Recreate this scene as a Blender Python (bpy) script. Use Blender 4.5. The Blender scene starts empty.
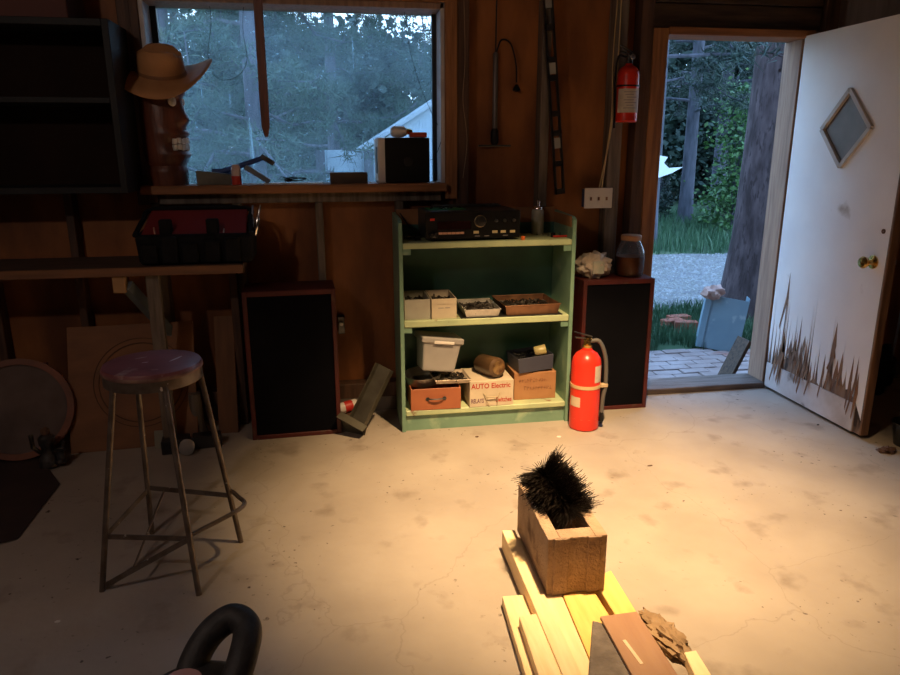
import bpy, math, random
from mathutils import Vector, Matrix, noise
random.seed(7)
C = bpy.context.scene.collection
PI = math.pi
R = math.radians
# ------------------------------------------------------------------ camera
CAM = Vector((-1.8376, -3.8119, 1.4508)); YAW, PIT, ROL, FPX = .1686, .2623, -.0024, 703.76
fw = Vector((math.sin(YAW)*math.cos(PIT), math.cos(YAW)*math.cos(PIT), -math.sin(PIT)))
r_ = Vector((math.cos(YAW), -math.sin(YAW), 0)); u_ = r_.cross(fw)
rt = r_*math.cos(ROL)+u_*math.sin(ROL); up = -r_*math.sin(ROL)+u_*math.cos(ROL)
cd = bpy.data.cameras.new('camera'); cam = bpy.data.objects.new('camera', cd); C.objects.link(cam)
cd.sensor_width = 36; cd.lens = FPX/900*36; cd.clip_end = 200; cd.clip_start = .05
m = Matrix((rt, up, -fw)).transposed().to_4x4(); m.translation = CAM; cam.matrix_world = m
bpy.context.scene.camera = cam
# survey helpers: where a sight line meets a real plane of the room
def ray(px, py): return fw*FPX + rt*(px-450) - up*(py-337.5)
def atY(px, py, y): d = ray(px, py); return CAM + d*((y-CAM.y)/d.y)
def atZ(px, py, z): d = ray(px, py); return CAM + d*((z-CAM.z)/d.z)
def atX(px, py, x): d = ray(px, py); return CAM + d*((x-CAM.x)/d.x)

# ------------------------------------------------------------------ materials
MATS = {}
def mat(name, c, rough=.6, metal=0, c2=None, sc=8, st=(1,1,1), bump=0, bsc=None, c3=None, sc3=3, t3=(.5,.6), det=6, trans=0, t2=(.35,.65), spec=.5, bump2=0):
    m = bpy.data.materials.new(name); m.use_nodes = True; MATS[name] = m
    n = m.node_tree.nodes; l = m.node_tree.links; b = n['Principled BSDF']
    b.inputs['Roughness'].default_value = rough; b.inputs['Metallic'].default_value = metal
    b.inputs['Base Color'].default_value = (*c, 1); b.inputs['Specular IOR Level'].default_value = spec
    if trans: b.inputs['Transmission Weight'].default_value = trans
    tc = n.new('ShaderNodeTexCoord'); mp = n.new('ShaderNodeMapping'); mp.inputs['Scale'].default_value = st
    l.new(tc.outputs['Object'], mp.inputs[0])
    def nz(s, d=det):
        t = n.new('ShaderNodeTexNoise'); t.inputs['Scale'].default_value = s; t.inputs['Detail'].default_value = d
        l.new(mp.outputs[0], t.inputs['Vector']); return t
    def rmp(src, a, b_):
        r = n.new('ShaderNodeMapRange'); r.inputs[1].default_value = a; r.inputs[2].default_value = b_; l.new(src, r.inputs[0]); return r.outputs[0]
    def mix(f, A, B):
        x = n.new('ShaderNodeMix'); x.data_type = 'RGBA'; l.new(f, x.inputs[0])
        for s, v in ((6, A), (7, B)):
            if isinstance(v, tuple): x.inputs[s].default_value = (*v, 1)
            else: l.new(v, x.inputs[s])
        return x.outputs[2]
    col = None
    if c2:
        col = mix(rmp(nz(sc).outputs['Fac'], *t2), c, c2)
    if c3:
        col = mix(rmp(nz(sc3, 8).outputs['Fac'], *t3), col or c, c3)
    if col: l.new(col, b.inputs['Base Color'])
    if bump:
        bp = n.new('ShaderNodeBump'); bp.inputs['Strength'].default_value = bump; bp.inputs['Distance'].default_value = .01
        l.new(nz(bsc or sc*3).outputs['Fac'], bp.inputs['Height']); l.new(bp.outputs[0], b.inputs['Normal'])
    return m
def wood(name, a, b, sc=5, st=(1,1,12), rough=.65, **k): return mat(name, a, rough, c2=b, sc=sc, st=st, bump=.25, **k)

plywood = wood('plywood', (.34,.125,.036), (.17,.055,.016), 4, (1.4,1,.5), c3=(.09,.03,.012), sc3=1.6, t3=(.52,.75))
studm = wood('old_stud', (.12,.06,.038), (.055,.028,.019), 6, (6,6,.5))
greystud = wood('grey_stud', (.20,.16,.13), (.09,.07,.055), 6, (6,6,.5))
trimw = wood('trim_wood', (.36,.16,.06), (.20,.08,.03), 6, (8,8,.6))
trimh = wood('trim_wood_flat', (.36,.15,.055), (.22,.09,.035), 6, (.6,8,8))
beamw = wood('beam_wood', (.085,.05,.03), (.03,.018,.012), 5, (.7,8,8))
greyjamb = wood('weathered_jamb', (.30,.25,.22), (.17,.13,.11), 6, (8,8,.6))
threshw = wood('threshold_wood', (.16,.12,.10), (.08,.055,.045), 6, (.7,8,8))
palejamb = wood('pale_jamb', (.36,.23,.16), (.24,.15,.11), 6, (8,8,.6))
palewh = mat('white_reveal', (.62,.60,.62), .6, c2=(.45,.43,.45), sc=6)
whitepanel = wood('whitewashed_board', (.48,.44,.42), (.32,.29,.28), 4, (5,5,.5))
def concrete():
    m = mat('concrete', (.40,.35,.30), .75, c2=(.32,.275,.235), sc=2.2, c3=(.20,.16,.13), sc3=5.5, t3=(.58,.78), bump=.15, bsc=30)
    n = m.node_tree.nodes; l = m.node_tree.links; b = n['Principled BSDF']
    src = b.inputs['Base Color'].links[0].from_socket; mp = [x for x in n if x.type == 'MAPPING'][0]
    v = n.new('ShaderNodeTexNoise'); v.inputs['Scale'].default_value = 38; v.inputs['Detail'].default_value = 3; l.new(mp.outputs[0], v.inputs[0])
    r = n.new('ShaderNodeMapRange'); r.inputs[1].default_value = .66; r.inputs[2].default_value = .72; l.new(v.outputs['Fac'], r.inputs[0])
    v2 = n.new('ShaderNodeTexNoise'); v2.inputs['Scale'].default_value = 2.6; l.new(mp.outputs[0], v2.inputs[0])
    r2 = n.new('ShaderNodeMapRange'); r2.inputs[1].default_value = .48; r2.inputs[2].default_value = .6; l.new(v2.outputs['Fac'], r2.inputs[0])
    mu = n.new('ShaderNodeMath'); mu.operation = 'MULTIPLY'; l.new(r.outputs[0], mu.inputs[0]); l.new(r2.outputs[0], mu.inputs[1])
    x = n.new('ShaderNodeMix'); x.data_type = 'RGBA'; l.new(mu.outputs[0], x.inputs[0]); l.new(src, x.inputs[6]); x.inputs[7].default_value = (.07,.045,.035,1)
    # hairline cracks
    w = n.new('ShaderNodeTexNoise'); w.inputs['Scale'].default_value = 3; w.inputs['Detail'].default_value = 5; l.new(mp.outputs[0], w.inputs[0])
    ad = n.new('ShaderNodeVectorMath'); ad.operation = 'MULTIPLY_ADD'; l.new(w.outputs['Color'], ad.inputs[0]); ad.inputs[1].default_value = (.35,.35,.35); l.new(mp.outputs[0], ad.inputs[2])
    vo = n.new('ShaderNodeTexVoronoi'); vo.feature = 'DISTANCE_TO_EDGE'; vo.inputs['Scale'].default_value = .8; l.new(ad.outputs[0], vo.inputs['Vector'])
    r3 = n.new('ShaderNodeMapRange'); r3.inputs[1].default_value = .0; r3.inputs[2].default_value = .003; r3.inputs[3].default_value = .22; r3.inputs[4].default_value = 0; l.new(vo.outputs['Distance'], r3.inputs[0])
    y = n.new('ShaderNodeMix'); y.data_type = 'RGBA'; l.new(r3.outputs[0], y.inputs[0]); l.new(x.outputs[2], y.inputs[6]); y.inputs[7].default_value = (.12,.09,.07,1)
    l.new(y.outputs[2], b.inputs['Base Color']); return m
conc = concrete()
curbm = mat('curb_concrete', (.24,.21,.18), .9, c2=(.14,.12,.10), sc=5, bump=.3)
darkmat = mat('dark_room', (.26,.18,.13), .9, c2=(.18,.12,.085), sc=3)
greenp = mat('green_paint', (.20,.34,.25), .45, c2=(.15,.27,.20), sc=5, c3=(.30,.42,.30), sc3=9, t3=(.6,.7))
greenedge = mat('green_paint_worn', (.50,.58,.34), .45, c2=(.38,.46,.28), sc=7, c3=(.22,.13,.07), sc3=14, t3=(.64,.70))
bareedge = wood('bare_pine_edge', (.36,.17,.07), (.24,.11,.05), 6, (1,1,1))
black = mat('black_plastic', (.006,.006,.007), .45, spec=.3)
blackm = mat('black_metal', (.014,.014,.016), .32, c2=(.03,.03,.033), sc=10)
rubber = mat('black_foam', (.016,.016,.018), .62, c2=(.03,.03,.032), sc=40, bump=.15)
grille = mat('speaker_cloth', (.004,.004,.006), 1, c2=(.008,.008,.011), sc=2, spec=.05)
redfrm = mat('red_painted_wood', (.09,.010,.009), .5, c2=(.055,.009,.008), sc=6, c3=(.08,.03,.02), sc3=12, t3=(.62,.7))
redp = mat('extinguisher_red', (.72,.035,.018), .3, c2=(.6,.028,.014), sc=4)
label = mat('paper_label', (.62,.55,.48), .7, c2=(.5,.44,.38), sc=30)
ink = mat('dark_ink', (.05,.05,.07), .8)
greyink = mat('faded_ink', (.30,.27,.27), .8)
redink = mat('red_ink', (.42,.035,.02), .8)
purpink = mat('purple_ink', (.13,.04,.10), .8)
steel = mat('steel', (.45,.44,.43), .35, 1, c2=(.3,.29,.28), sc=12)
chrome = mat('chrome', (.75,.75,.75), .15, 1)
brass = mat('brass', (.80,.52,.16), .22, 1, c2=(.6,.38,.12), sc=10)
alu = mat('foil_aluminium', (.70,.68,.64), .35, .9, c2=(.5,.48,.45), sc=18, bump=.2)
copper = mat('baked_tray', (.33,.17,.09), .45, .6, c2=(.15,.07,.04), sc=9, c3=(.06,.03,.02), sc3=6, t3=(.5,.65))
stoolm = mat('painted_stool_steel', (.20,.165,.14), .42, .6, c2=(.11,.085,.07), sc=16, c3=(.72,.70,.66), sc3=28, t3=(.68,.72))
seatm = mat('worn_mauve_seat', (.24,.085,.095), .38, c2=(.15,.05,.06), sc=7, c3=(.50,.40,.38), sc3=9, t3=(.60,.72))
seated = mat('bare_seat_edge', (.26,.16,.12), .6, c2=(.12,.05,.05), sc=14)
blockm = mat('cinder_block', (.44,.31,.22), .95, c2=(.33,.225,.155), sc=14, c3=(.10,.05,.03), sc3=7, t3=(.60,.75), bump=.8, bsc=90)
bristle = mat('bristle', (.026,.019,.016), .6, spec=.4)
pine = wood('fresh_pine', (.88,.70,.44), (.80,.60,.34), 5, (8,1.0,8), c3=(.35,.17,.06), sc3=1.2, t3=(.66,.72))
pine2 = wood('yellow_pine', (.86,.58,.18), (.76,.45,.12), 5, (8,.8,8))
brownb = wood('brown_board', (.42,.25,.15), (.36,.20,.12), 4, (5,1,5))
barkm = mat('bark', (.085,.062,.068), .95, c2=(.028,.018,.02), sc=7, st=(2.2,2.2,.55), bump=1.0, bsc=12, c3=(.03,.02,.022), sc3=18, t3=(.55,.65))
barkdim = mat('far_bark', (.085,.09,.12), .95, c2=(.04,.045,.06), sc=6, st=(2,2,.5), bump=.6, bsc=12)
strawm = mat('straw_felt', (.50,.25,.10), .75, c2=(.40,.19,.075), sc=8, bump=.2, bsc=120)
tikim = wood('carved_wood', (.16,.05,.028), (.085,.027,.016), 5, (6,6,.8), rough=.4)
whitepaint = mat('tooth_white', (.72,.68,.62), .5)
glassm = None
doorpaint = mat('door_paint', (.86,.85,.87), .5, c2=(.78,.77,.80), sc=3, c3=(.45,.40,.37), sc3=5, t3=(.66,.76))
rotten = mat('rotten_core', (.30,.21,.16), .85, c2=(.17,.10,.065), sc=5, st=(1,4,1.0), c3=(.035,.022,.018), sc3=4, t3=(.50,.60), bump=.5)
dooredge = wood('door_edge_wood', (.24,.12,.06), (.12,.06,.035), 6, (6,6,.6))
benchw = wood('bench_wood', (.22,.10,.045), (.13,.06,.03), 5, (.6,6,6))
benchtop = wood('bench_top', (.11,.075,.055), (.06,.04,.03), 5, (.6,6,6))
darkcab = mat('black_painted_wood', (.007,.008,.010), .6, c2=(.012,.013,.016), sc=6, spec=.3)
cabin = mat('dark_brown_wood', (.018,.007,.004), .8, c2=(.012,.005,.003), sc=5, spec=.2)
lightp = wood('leaning_plywood', (.24,.10,.035), (.16,.065,.025), 3, (1,1,3))
bagred = mat('bag_red_fabric', (.18,.008,.008), .8, c2=(.18,.01,.01), sc=20)
bagblk = mat('bag_black_fabric', (.006,.006,.008), .9, c2=(.010,.010,.013), sc=30, spec=.2)
tubm = mat('cloudy_plastic', (.36,.345,.34), .45, c2=(.29,.28,.28), sc=6)
cream = mat('cream_card', (.62,.53,.40), .6, c2=(.52,.44,.33), sc=10)
greybin = mat('grey_bin', (.42,.41,.36), .55, c2=(.32,.30,.26), sc=9, c3=(.25,.13,.07), sc3=8, t3=(.66,.72))
redbox = mat('red_brown_drawer', (.40,.13,.055), .55, c2=(.33,.10,.045), sc=8)
cardb = mat('cardboard', (.40,.20,.09), .8, c2=(.32,.15,.065), sc=9, c3=(.24,.10,.05), sc3=6, t3=(.6,.75))
navy = mat('navy_plastic', (.045,.05,.085), .5)
bottlem = mat('amber_cylinder', (.12,.065,.03), .35, c2=(.07,.04,.02), sc=10)
jarliq = mat('jar_contents', (.22,.075,.025), .35, c2=(.14,.045,.02), sc=12)
jarlid = mat('jar_lid', (.40,.20,.10), .6)
bagplas = mat('plastic_bag', (.60,.52,.46), .35, c2=(.42,.34,.30), sc=14, bump=.6, bsc=25)
offwhite = mat('off_white_plastic', (.72,.68,.66), .45)
orange = mat('orange_plastic', (.75,.16,.03), .4)
redpl = mat('red_plastic', (.55,.03,.02), .45)
bluep = mat('blue_handle', (.02,.06,.22), .5)
pcb = mat('green_circuit_board', (.02,.22,.08), .4, c2=(.03,.3,.12), sc=60)
displaym = mat('button_strip', (.62,.36,.26), .4)
yellowm = mat('yellow_button', (.72,.60,.34), .4)
beige = mat('beige_cord', (.45,.32,.14), .5)
galv = mat('galvanised_sheet', (.19,.30,.37), .5, .1, c2=(.15,.25,.32), sc=5, c3=(.28,.38,.44), sc3=9, t3=(.60,.66))
oldmet = mat('olive_grey_metal', (.16,.15,.12), .45, .6, c2=(.10,.09,.07), sc=8)
redbrick = mat('red_brick', (.30,.09,.05), .9, c2=(.20,.06,.035), sc=20, bump=.3)
rockm = mat('pink_rock', (.42,.28,.24), .9, c2=(.32,.2,.17), sc=10, bump=.5)
sailm = mat('sail_cloth', (.50,.56,.60), .7)
grassm = mat('grass_blade', (.030,.090,.042), .6, c2=(.050,.120,.056), sc=3)
groundm = mat('grass_ground', (0.0330,0.0780,0.0300), .95, c2=(0.0180,0.0480,0.0180), sc=2.5, c3=(.13,.17,.09), sc3=1.2, t3=(.55,.7), bump=.6, bsc=40)
gravelm = mat('gravel', (0.1800,0.1800,0.1740), .9, c2=(0.0960,0.0960,0.0930), sc=22, c3=(.42,.42,.40), sc3=30, t3=(.6,.66), bump=1, bsc=45)
needlem = mat('pine_needles', (0.0180,0.0510,0.0330), .6, c2=(0.0300,0.0720,0.0420), sc=1.5)
needled = mat('dark_needles', (0.0108,0.0300,0.0252), .6, c2=(0.0180,0.0450,0.0330), sc=1.5)
leafm = mat('bright_leaves', (0.0540,0.1440,0.0360), .6, c2=(0.0300,0.0900,0.0300), sc=3)
farleaf = mat('far_leaves', (0.0180,0.0450,0.0330), .7, c2=(0.0090,0.0270,0.0240), sc=.8)
paverm = mat('paver', (.34,.28,.27), .9, c2=(.24,.18,.165), sc=4, c3=(.28,.13,.10), sc3=3, t3=(.62,.68), bump=.3, bsc=40)
shedm = mat('pale_shed_panel', (.42,.54,.62), .5, c2=(.34,.45,.53), sc=3)
rustm = mat('rust_brown', (.12,.06,.035), .8, c2=(.07,.035,.022), sc=8)
greasem = mat('greasy_metal', (.17,.17,.18), .35, .8, c2=(.06,.055,.05), sc=22)
woolm = mat('tan_mat', (.36,.25,.15), .95, c2=(.24,.16,.09), sc=12, bump=.8, bsc=40)
pinkm = mat('pink_pad', (.50,.30,.32), .6, c2=(.42,.25,.27), sc=10)
matdark = mat('dark_rubber_mat', (.030,.018,.018), .9, c2=(.045,.025,.024), sc=6)

def glass(name, dirt=.2, tint=(1,1,1), streak=True, haze=(.42,.56,.62)):
    m = bpy.data.materials.new(name); m.use_nodes = True; n = m.node_tree.nodes; l = m.node_tree.links
    n.remove(n['Principled BSDF']); out = n['Material Output']
    tr = n.new('ShaderNodeBsdfTransparent'); tr.inputs[0].default_value = (*tint, 1)
    gl = n.new('ShaderNodeBsdfGlossy'); gl.inputs['Roughness'].default_value = .03
    fr = n.new('ShaderNodeFresnel'); fr.inputs[0].default_value = 1.45
    s1 = n.new('ShaderNodeMixShader'); l.new(fr.outputs[0], s1.inputs[0]); l.new(tr.outputs[0], s1.inputs[1]); l.new(gl.outputs[0], s1.inputs[2])
    tl = n.new('ShaderNodeBsdfTranslucent'); tl.inputs[0].default_value = (*haze, 1)
    s2 = n.new('ShaderNodeMixShader'); l.new(s1.outputs[0], s2.inputs[1]); l.new(tl.outputs[0], s2.inputs[2]); l.new(s2.outputs[0], out.inputs[0])
    tc = n.new('ShaderNodeTexCoord')
    def fac(st, sc, a, b, o0, o1, det=6):
        mp = n.new('ShaderNodeMapping'); mp.inputs['Scale'].default_value = st; l.new(tc.outputs['Object'], mp.inputs[0])
        t = n.new('ShaderNodeTexNoise'); t.inputs['Scale'].default_value = sc; t.inputs['Detail'].default_value = det; l.new(mp.outputs[0], t.inputs[0])
        r = n.new('ShaderNodeMapRange'); r.inputs[1].default_value = a; r.inputs[2].default_value = b; r.inputs[3].default_value = o0; r.inputs[4].default_value = o1
        l.new(t.outputs['Fac'], r.inputs[0]); return r.outputs[0]
    a = fac((1,1,1), 2.5, .35, .7, dirt*.5, dirt*1.5)
    if streak:
        b = fac((14,1,1.2), 2.2, .67, .74, 0, .35); c = fac((1,1,1), 60, .70, .76, 0, .5, 2)
        for q in (b, c):
            ad = n.new('ShaderNodeMath'); ad.operation = 'ADD'; ad.use_clamp = True; l.new(a, ad.inputs[0]); l.new(q, ad.inputs[1]); a = ad.outputs[0]
    l.new(a, s2.inputs[0]); return m
winglass = glass('dirty_window_glass', .11)
doorglass = glass('dusty_glass', .45, (.6,.6,.6), False, (.5,.48,.45))
jarglass = glass('jar_glass', .16, (.85,.8,.75), False, (.6,.5,.45))

# ------------------------------------------------------------------ geometry
class MB:
    def __init__(s): s.v = []; s.f = []; s.sm = []
    def add(s, vs, fs, smooth=False, M=None):
        o = len(s.v); s.v += [tuple(M @ Vector(v)) if M else tuple(v) for v in vs]
        s.f += [tuple(i+o for i in f) for f in fs]; s.sm += [smooth]*len(fs); return s
    def box(s, x0, x1, y0, y1, z0, z1, M=None):
        vs = [(x0,y0,z0),(x1,y0,z0),(x1,y1,z0),(x0,y1,z0),(x0,y0,z1),(x1,y0,z1),(x1,y1,z1),(x0,y1,z1)]
        return s.add(vs, [(0,3,2,1),(4,5,6,7),(0,1,5,4),(1,2,6,5),(2,3,7,6),(3,0,4,7)], False, M)
    def bar(s, a, b, w, h, upv=(0,0,1)):   # rectangular bar between two points
        a = Vector(a); b = Vector(b); d = (b-a); L = d.length; d.normalize()
        x = d.cross(Vector(upv)); 
        if x.length < 1e-4: x = d.cross(Vector((1,0,0)))
        x.normalize(); y = x.cross(d)
        M = Matrix((x, d, y)).transposed().to_4x4(); M.translation = a
        return s.box(-w/2, w/2, 0, L, -h/2, h/2, M)
    def tube(s, pts, r, n=10, cap=True, closed=False, sm=True):
        pts = [Vector(p) for p in pts]; N = len(pts); rs = r if isinstance(r, (list, tuple)) else [r]*N
        o = []; prev = None
        for i, p in enumerate(pts):
            if closed: d = pts[(i+1) % N]-pts[i-1]
            else: d = (pts[min(i+1, N-1)]-pts[max(i-1, 0)])
            d.normalize()
            if prev is None:
                x = d.cross(Vector((0,0,1)))
                if x.length < .05: x = d.cross(Vector((1,0,0)))
            else: x = prev - d*prev.dot(d)
            x.normalize(); prev = x; y = d.cross(x)
            o.append([p + (x*math.cos(2*PI*k/n)+y*math.sin(2*PI*k/n))*rs[i] for k in range(n)])
        vs = [q for ring in o for q in ring]; fs = []
        for i in range(N if closed else N-1):
            j = (i+1) % N
            for k in range(n): fs.append((i*n+k, i*n+(k+1) % n, j*n+(k+1) % n, j*n+k))
        s.add(vs, fs, sm)
        if cap and not closed:
            s.add(vs, [tuple(range(n-1, -1, -1)), tuple(range((N-1)*n, N*n))], False)
        return s
    def lathe(s, prof, n=32, M=None, sm=True, cap=True):
        vs = []; fs = []
        for (r, z) in prof: vs += [(r*math.cos(2*PI*k/n), r*math.sin(2*PI*k/n), z) for k in range(n)]
        for i in range(len(prof)-1):
            for k in range(n): fs.append((i*n+k, i*n+(k+1) % n, (i+1)*n+(k+1) % n, (i+1)*n+k))
        if cap: fs += [tuple(range(n-1, -1, -1)), tuple(range((len(prof)-1)*n, len(prof)*n))]
        return s.add(vs, fs, sm, M)
    def prism(s, poly, y0, y1, M=None):   # polygon in xz, extruded along y
        n = len(poly); vs = [(x, y0, z) for x, z in poly]+[(x, y1, z) for x, z in poly]
        fs = [tuple(range(n)), tuple(range(2*n-1, n-1, -1))]+[(i, i+n, (i+1) % n+n, (i+1) % n) for i in range(n)]
        return s.add(vs, fs, False, M)
    def blob(s, c, rad, sc=(1,1,1), n=12, amp=0, fr=2, M=None):
        vs = []; fs = []; c = Vector(c)
        for i in range(n+1):
            th = PI*i/n
            for k in range(2*n):
                ph = PI*k/n; d = Vector((math.sin(th)*math.cos(ph), math.sin(th)*math.sin(ph), math.cos(th)))
                q = rad*(1+amp*noise.noise(d*fr+c*3)); vs.append((c.x+d.x*q*sc[0], c.y+d.y*q*sc[1], c.z+d.z*q*sc[2]))
        for i in range(n):
            for k in range(2*n): fs.append((i*2*n+k, (i+1)*2*n+k, (i+1)*2*n+(k+1) % (2*n), i*2*n+(k+1) % (2*n)))
        return s.add(vs, fs, True, M)
    def tray(s, x0, x1, y0, y1, z0, z1, t=.003, fl=.0, M=None):   # open box, walls flare by fl
        a = [(x0,y0,z0),(x1,y0,z0),(x1,y1,z0),(x0,y1,z0)]
        b = [(x0-fl,y0-fl,z1),(x1+fl,y0-fl,z1),(x1+fl,y1+fl,z1),(x0-fl,y1+fl,z1)]
        c = [(x0-fl+t,y0-fl+t,z1),(x1+fl-t,y0-fl+t,z1),(x1+fl-t,y1+fl-t,z1),(x0-fl+t,y1+fl-t,z1)]
        d = [(x0+t,y0+t,z0+t),(x1-t,y0+t,z0+t),(x1-t,y1-t,z0+t),(x0+t,y1-t,z0+t)]
        vs = a+b+c+d; fs = [(3,2,1,0),(12,13,14,15)]
        for i in range(4):
            j = (i+1) % 4; fs += [(i,j,4+j,4+i),(4+i,4+j,8+j,8+i),(8+i,8+j,12+j,12+i)]
        return s.add(vs, fs, False, M)
def obj(name, mb, m, parent=None, bev=0, seg=1, loc=None, rot=None):
    me = bpy.data.meshes.new(name); me.from_pydata(mb.v, [], mb.f)
    me.polygons.foreach_set('use_smooth', mb.sm); 
    if any(mb.sm): me.set_sharp_from_angle(angle=R(40))
    me.materials.append(m); me.update()
    o = bpy.data.objects.new(name, me); C.objects.link(o)
    if parent: o.parent = parent
    if loc: o.location = loc
    if rot: o.rotation_euler = rot
    if bev:
        b = o.modifiers.new('bevel', 'BEVEL'); b.width = bev; b.segments = seg; b.limit_method = 'ANGLE'; b.angle_limit = R(40)
    return o
def tag(o, lab, cat, group=None, kind=None):
    o['label'] = lab; o['category'] = cat
    if group: o['group'] = group
    if kind: o['kind'] = kind
    return o
def thing(name, lab, cat, loc=(0,0,0), rot=(0,0,0), group=None):
    o = bpy.data.objects.new(name, None); C.objects.link(o); o.location = loc; o.rotation_euler = rot; o.empty_display_size = .05
    return tag(o, lab, cat, group)
def struct(name, mb, m, parent=None, bev=0):
    o = obj(name, mb, m, parent, bev)
    if not parent: o['kind'] = 'structure'
    return o
def BX(*a): return MB().box(*a)
def arc(c, r, a0, a1, n, ax='xy'):
    out = []
    for i in range(n+1):
        a = a0+(a1-a0)*i/n; p, q = r*math.cos(a), r*math.sin(a)
        out.append({'xy': (c[0]+p, c[1]+q, c[2]), 'xz': (c[0]+p, c[1], c[2]+q), 'yz': (c[0], c[1]+p, c[2]+q)}[ax])
    return out
def spline(pts, n=8):
    P = [Vector(p) for p in pts]; P = [P[0]*2-P[1]]+P+[P[-1]*2-P[-2]]; o = []
    for i in range(1, len(P)-2):
        for k in range(n):
            t = k/n; o.append(.5*((2*P[i])+(P[i+1]-P[i-1])*t+(2*P[i-1]-5*P[i]+4*P[i+1]-P[i+2])*t*t+(3*P[i]-P[i-1]-3*P[i+1]+P[i+2])*t**3))
    o.append(P[-2]); return o
def text(name, s, size, m, parent, M, ext=.0004):
    c = bpy.data.curves.new(name, 'FONT'); c.body = s; c.size = size; c.extrude = ext; c.offset = size*.018; c.align_x = 'LEFT'; c.resolution_u = 2
    t = bpy.data.objects.new(name, c); C.objects.link(t); bpy.context.view_layer.update()
    me = bpy.data.meshes.new_from_object(t.evaluated_get(bpy.context.evaluated_depsgraph_get())); bpy.data.objects.remove(t)
    me.materials.append(m); o = bpy.data.objects.new(name, me); C.objects.link(o); o.parent = parent; o.matrix_local = M; return o
def TM(loc, rz=0, sx=1, sy=1):   # text standing upright, facing -y
    return Matrix.Translation(loc) @ Matrix.Rotation(rz, 4, 'Z') @ Matrix.Rotation(PI/2, 4, 'X') @ Matrix.Diagonal((sx, sy, 1, 1))

# ------------------------------------------------------------------ setting
XL, XR, YB, ZC = -4.6, 2.6, -5.6, 2.75
WX0, WX1, WZ0, WZ1 = -2.66, -1.235, 1.255, 2.13      # window opening
struct('floor', BX(XL, XR, YB, .02, -.12, 0), conc)
b = MB()   # sheathing with window and door openings
for a in ((XL, WX0-.04, .09, .12, .08, ZC), (WX0-.04, WX1+.04, .09, .12, .08, WZ0-.02), (WX0-.04, WX1+.04, .09, .12, WZ1+.03, ZC), (WX1+.04, -.06, .09, .12, .08, ZC), (-.06, .86, .09, .12, 2.08, ZC), (.86, XR, .09, .12, .08, ZC)): b.box(*a)
struct('wall_back', b, plywood)
b = MB().box(XL, -.06, .0, .14, -.12, .08); b.box(.86, XR, .0, .14, -.12, .08); b.box(-.06, .86, 0, .14, -.12, 0)
struct('wall_back_curb', b, curbm)['kind'] = 'structure'
for n_, a in (('wall_left', (XL-.1, XL, YB, .12, -.12, ZC)), ('wall_right', (XR, XR+.1, YB, .12, -.12, ZC)), ('wall_front', (XL, XR, YB-.1, YB, -.12, ZC)), ('ceiling', (XL-.1, XR+.1, YB-.1, .14, ZC, ZC+.1))):
    struct(n_, BX(*a), darkmat)
tn = [0]
def trim(m, *a, mb=None):
    tn[0] += 1; return struct('trim_%d' % tn[0], mb or BX(*a), m, None, .003)
trim(studm, XL, -.16, .0, .088, .08, .165)                       # sole plate
for x in (-3.52, -3.11): trim(studm, x-.019, x+.019, .0, .088, .165, ZC)
for x in (-2.70, -2.305, -1.886, -1.46): trim(greystud, x-.02, x+.02, 0, .088, .165, 1.18)
trim(studm, -2.78, -2.70, .0, .088, 1.18, ZC)
trim(greystud, -2.72, -1.235, .0, .088, 1.18, 1.232)
trim(studm, -2.70, -1.16, .0, .088, 2.17, ZC)
trim(studm, -1.155, -1.085, .0, .088, .165, ZC)
trim(greystud, -.695, -.645, .0, .088, .165, ZC)
trim(greystud, -.30, -.225, .0, .088, .165, ZC)
trim(studm, -.155, -.085, -.01, .088, 0, ZC)
trim(beamw, -.15, .90, -.005, .088, 2.20, 2.40); trim(beamw, -.10, .905, .005, .088, 2.075, 2.195)
trim(studm, .915, .995, -.02, .088, 2.05, ZC); trim(studm, .905, .96, .0, .088, 0, 2.05)
trim(whitepanel, 1.01, XR, .06, .088, 1.25, ZC)
for x in (1.42, 1.85, 2.3): trim(studm, x-.02, x+.02, .0, .06, .08, 1.25)
# window
w = struct('window_1', BX(WX0, WX1, .158, .162, WZ0, WZ1), winglass)
f = MB().box(WX1, WX1+.02, -.005, .2, WZ0-.02, WZ1+.03); struct('window_reveal', f, palewh, w)
f = MB().box(WX0-.02, WX0, -.005, .2, WZ0-.02, WZ1+.03); struct('window_reveal', f, palewh, w)
f = MB().box(WX0-.02, WX1+.02, -.005, .2, WZ1, WZ1+.03); struct('window_head', f, palejamb, w, .003)
struct('window_casing', MB().box(WX1+.02, WX1+.085, -.02, .0, 1.19, 2.19), trimw, w, .003)
struct('window_casing', MB().box(WX0-.06, WX0-.02, -.02, .0, 1.19, 2.19), studm, w, .003)
struct('window_casing', MB().box(WX0-.06, WX1+.085, -.022, .0, 2.16, 2.20), trimh, w, .003)
struct('window_sill', MB().box(WX0-.09, WX1+.02, -.07, .158, 1.232, 1.275), trimh, w, .004)
f = MB().box(WX1-.022, WX1, .14, .175, WZ0, WZ1); f.box(WX0, WX0+.03, .14, .175, WZ0, WZ1); struct('sash', f, blackm, w)
# door opening
d = struct('trim_door_frame', MB().box(-.085, -.0, -.015, .15, 0, 2.07), trimw, None, .003)
struct('door_head', MB().box(-.0, .86, -.03, .15, 2.035, 2.075), trimh, d, .003)
struct('hinge_jamb', MB().box(.80, .86, .0, .16, .0, 2.035), palejamb, d, .003)
struct('threshold', MB().box(.0, .80, -.03, .17, .0, .035), threshw, d, .004)
struct('door_stop', MB().box(-.0, .012, .06, .075, .035, 2.035), trimw, d)
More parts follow.
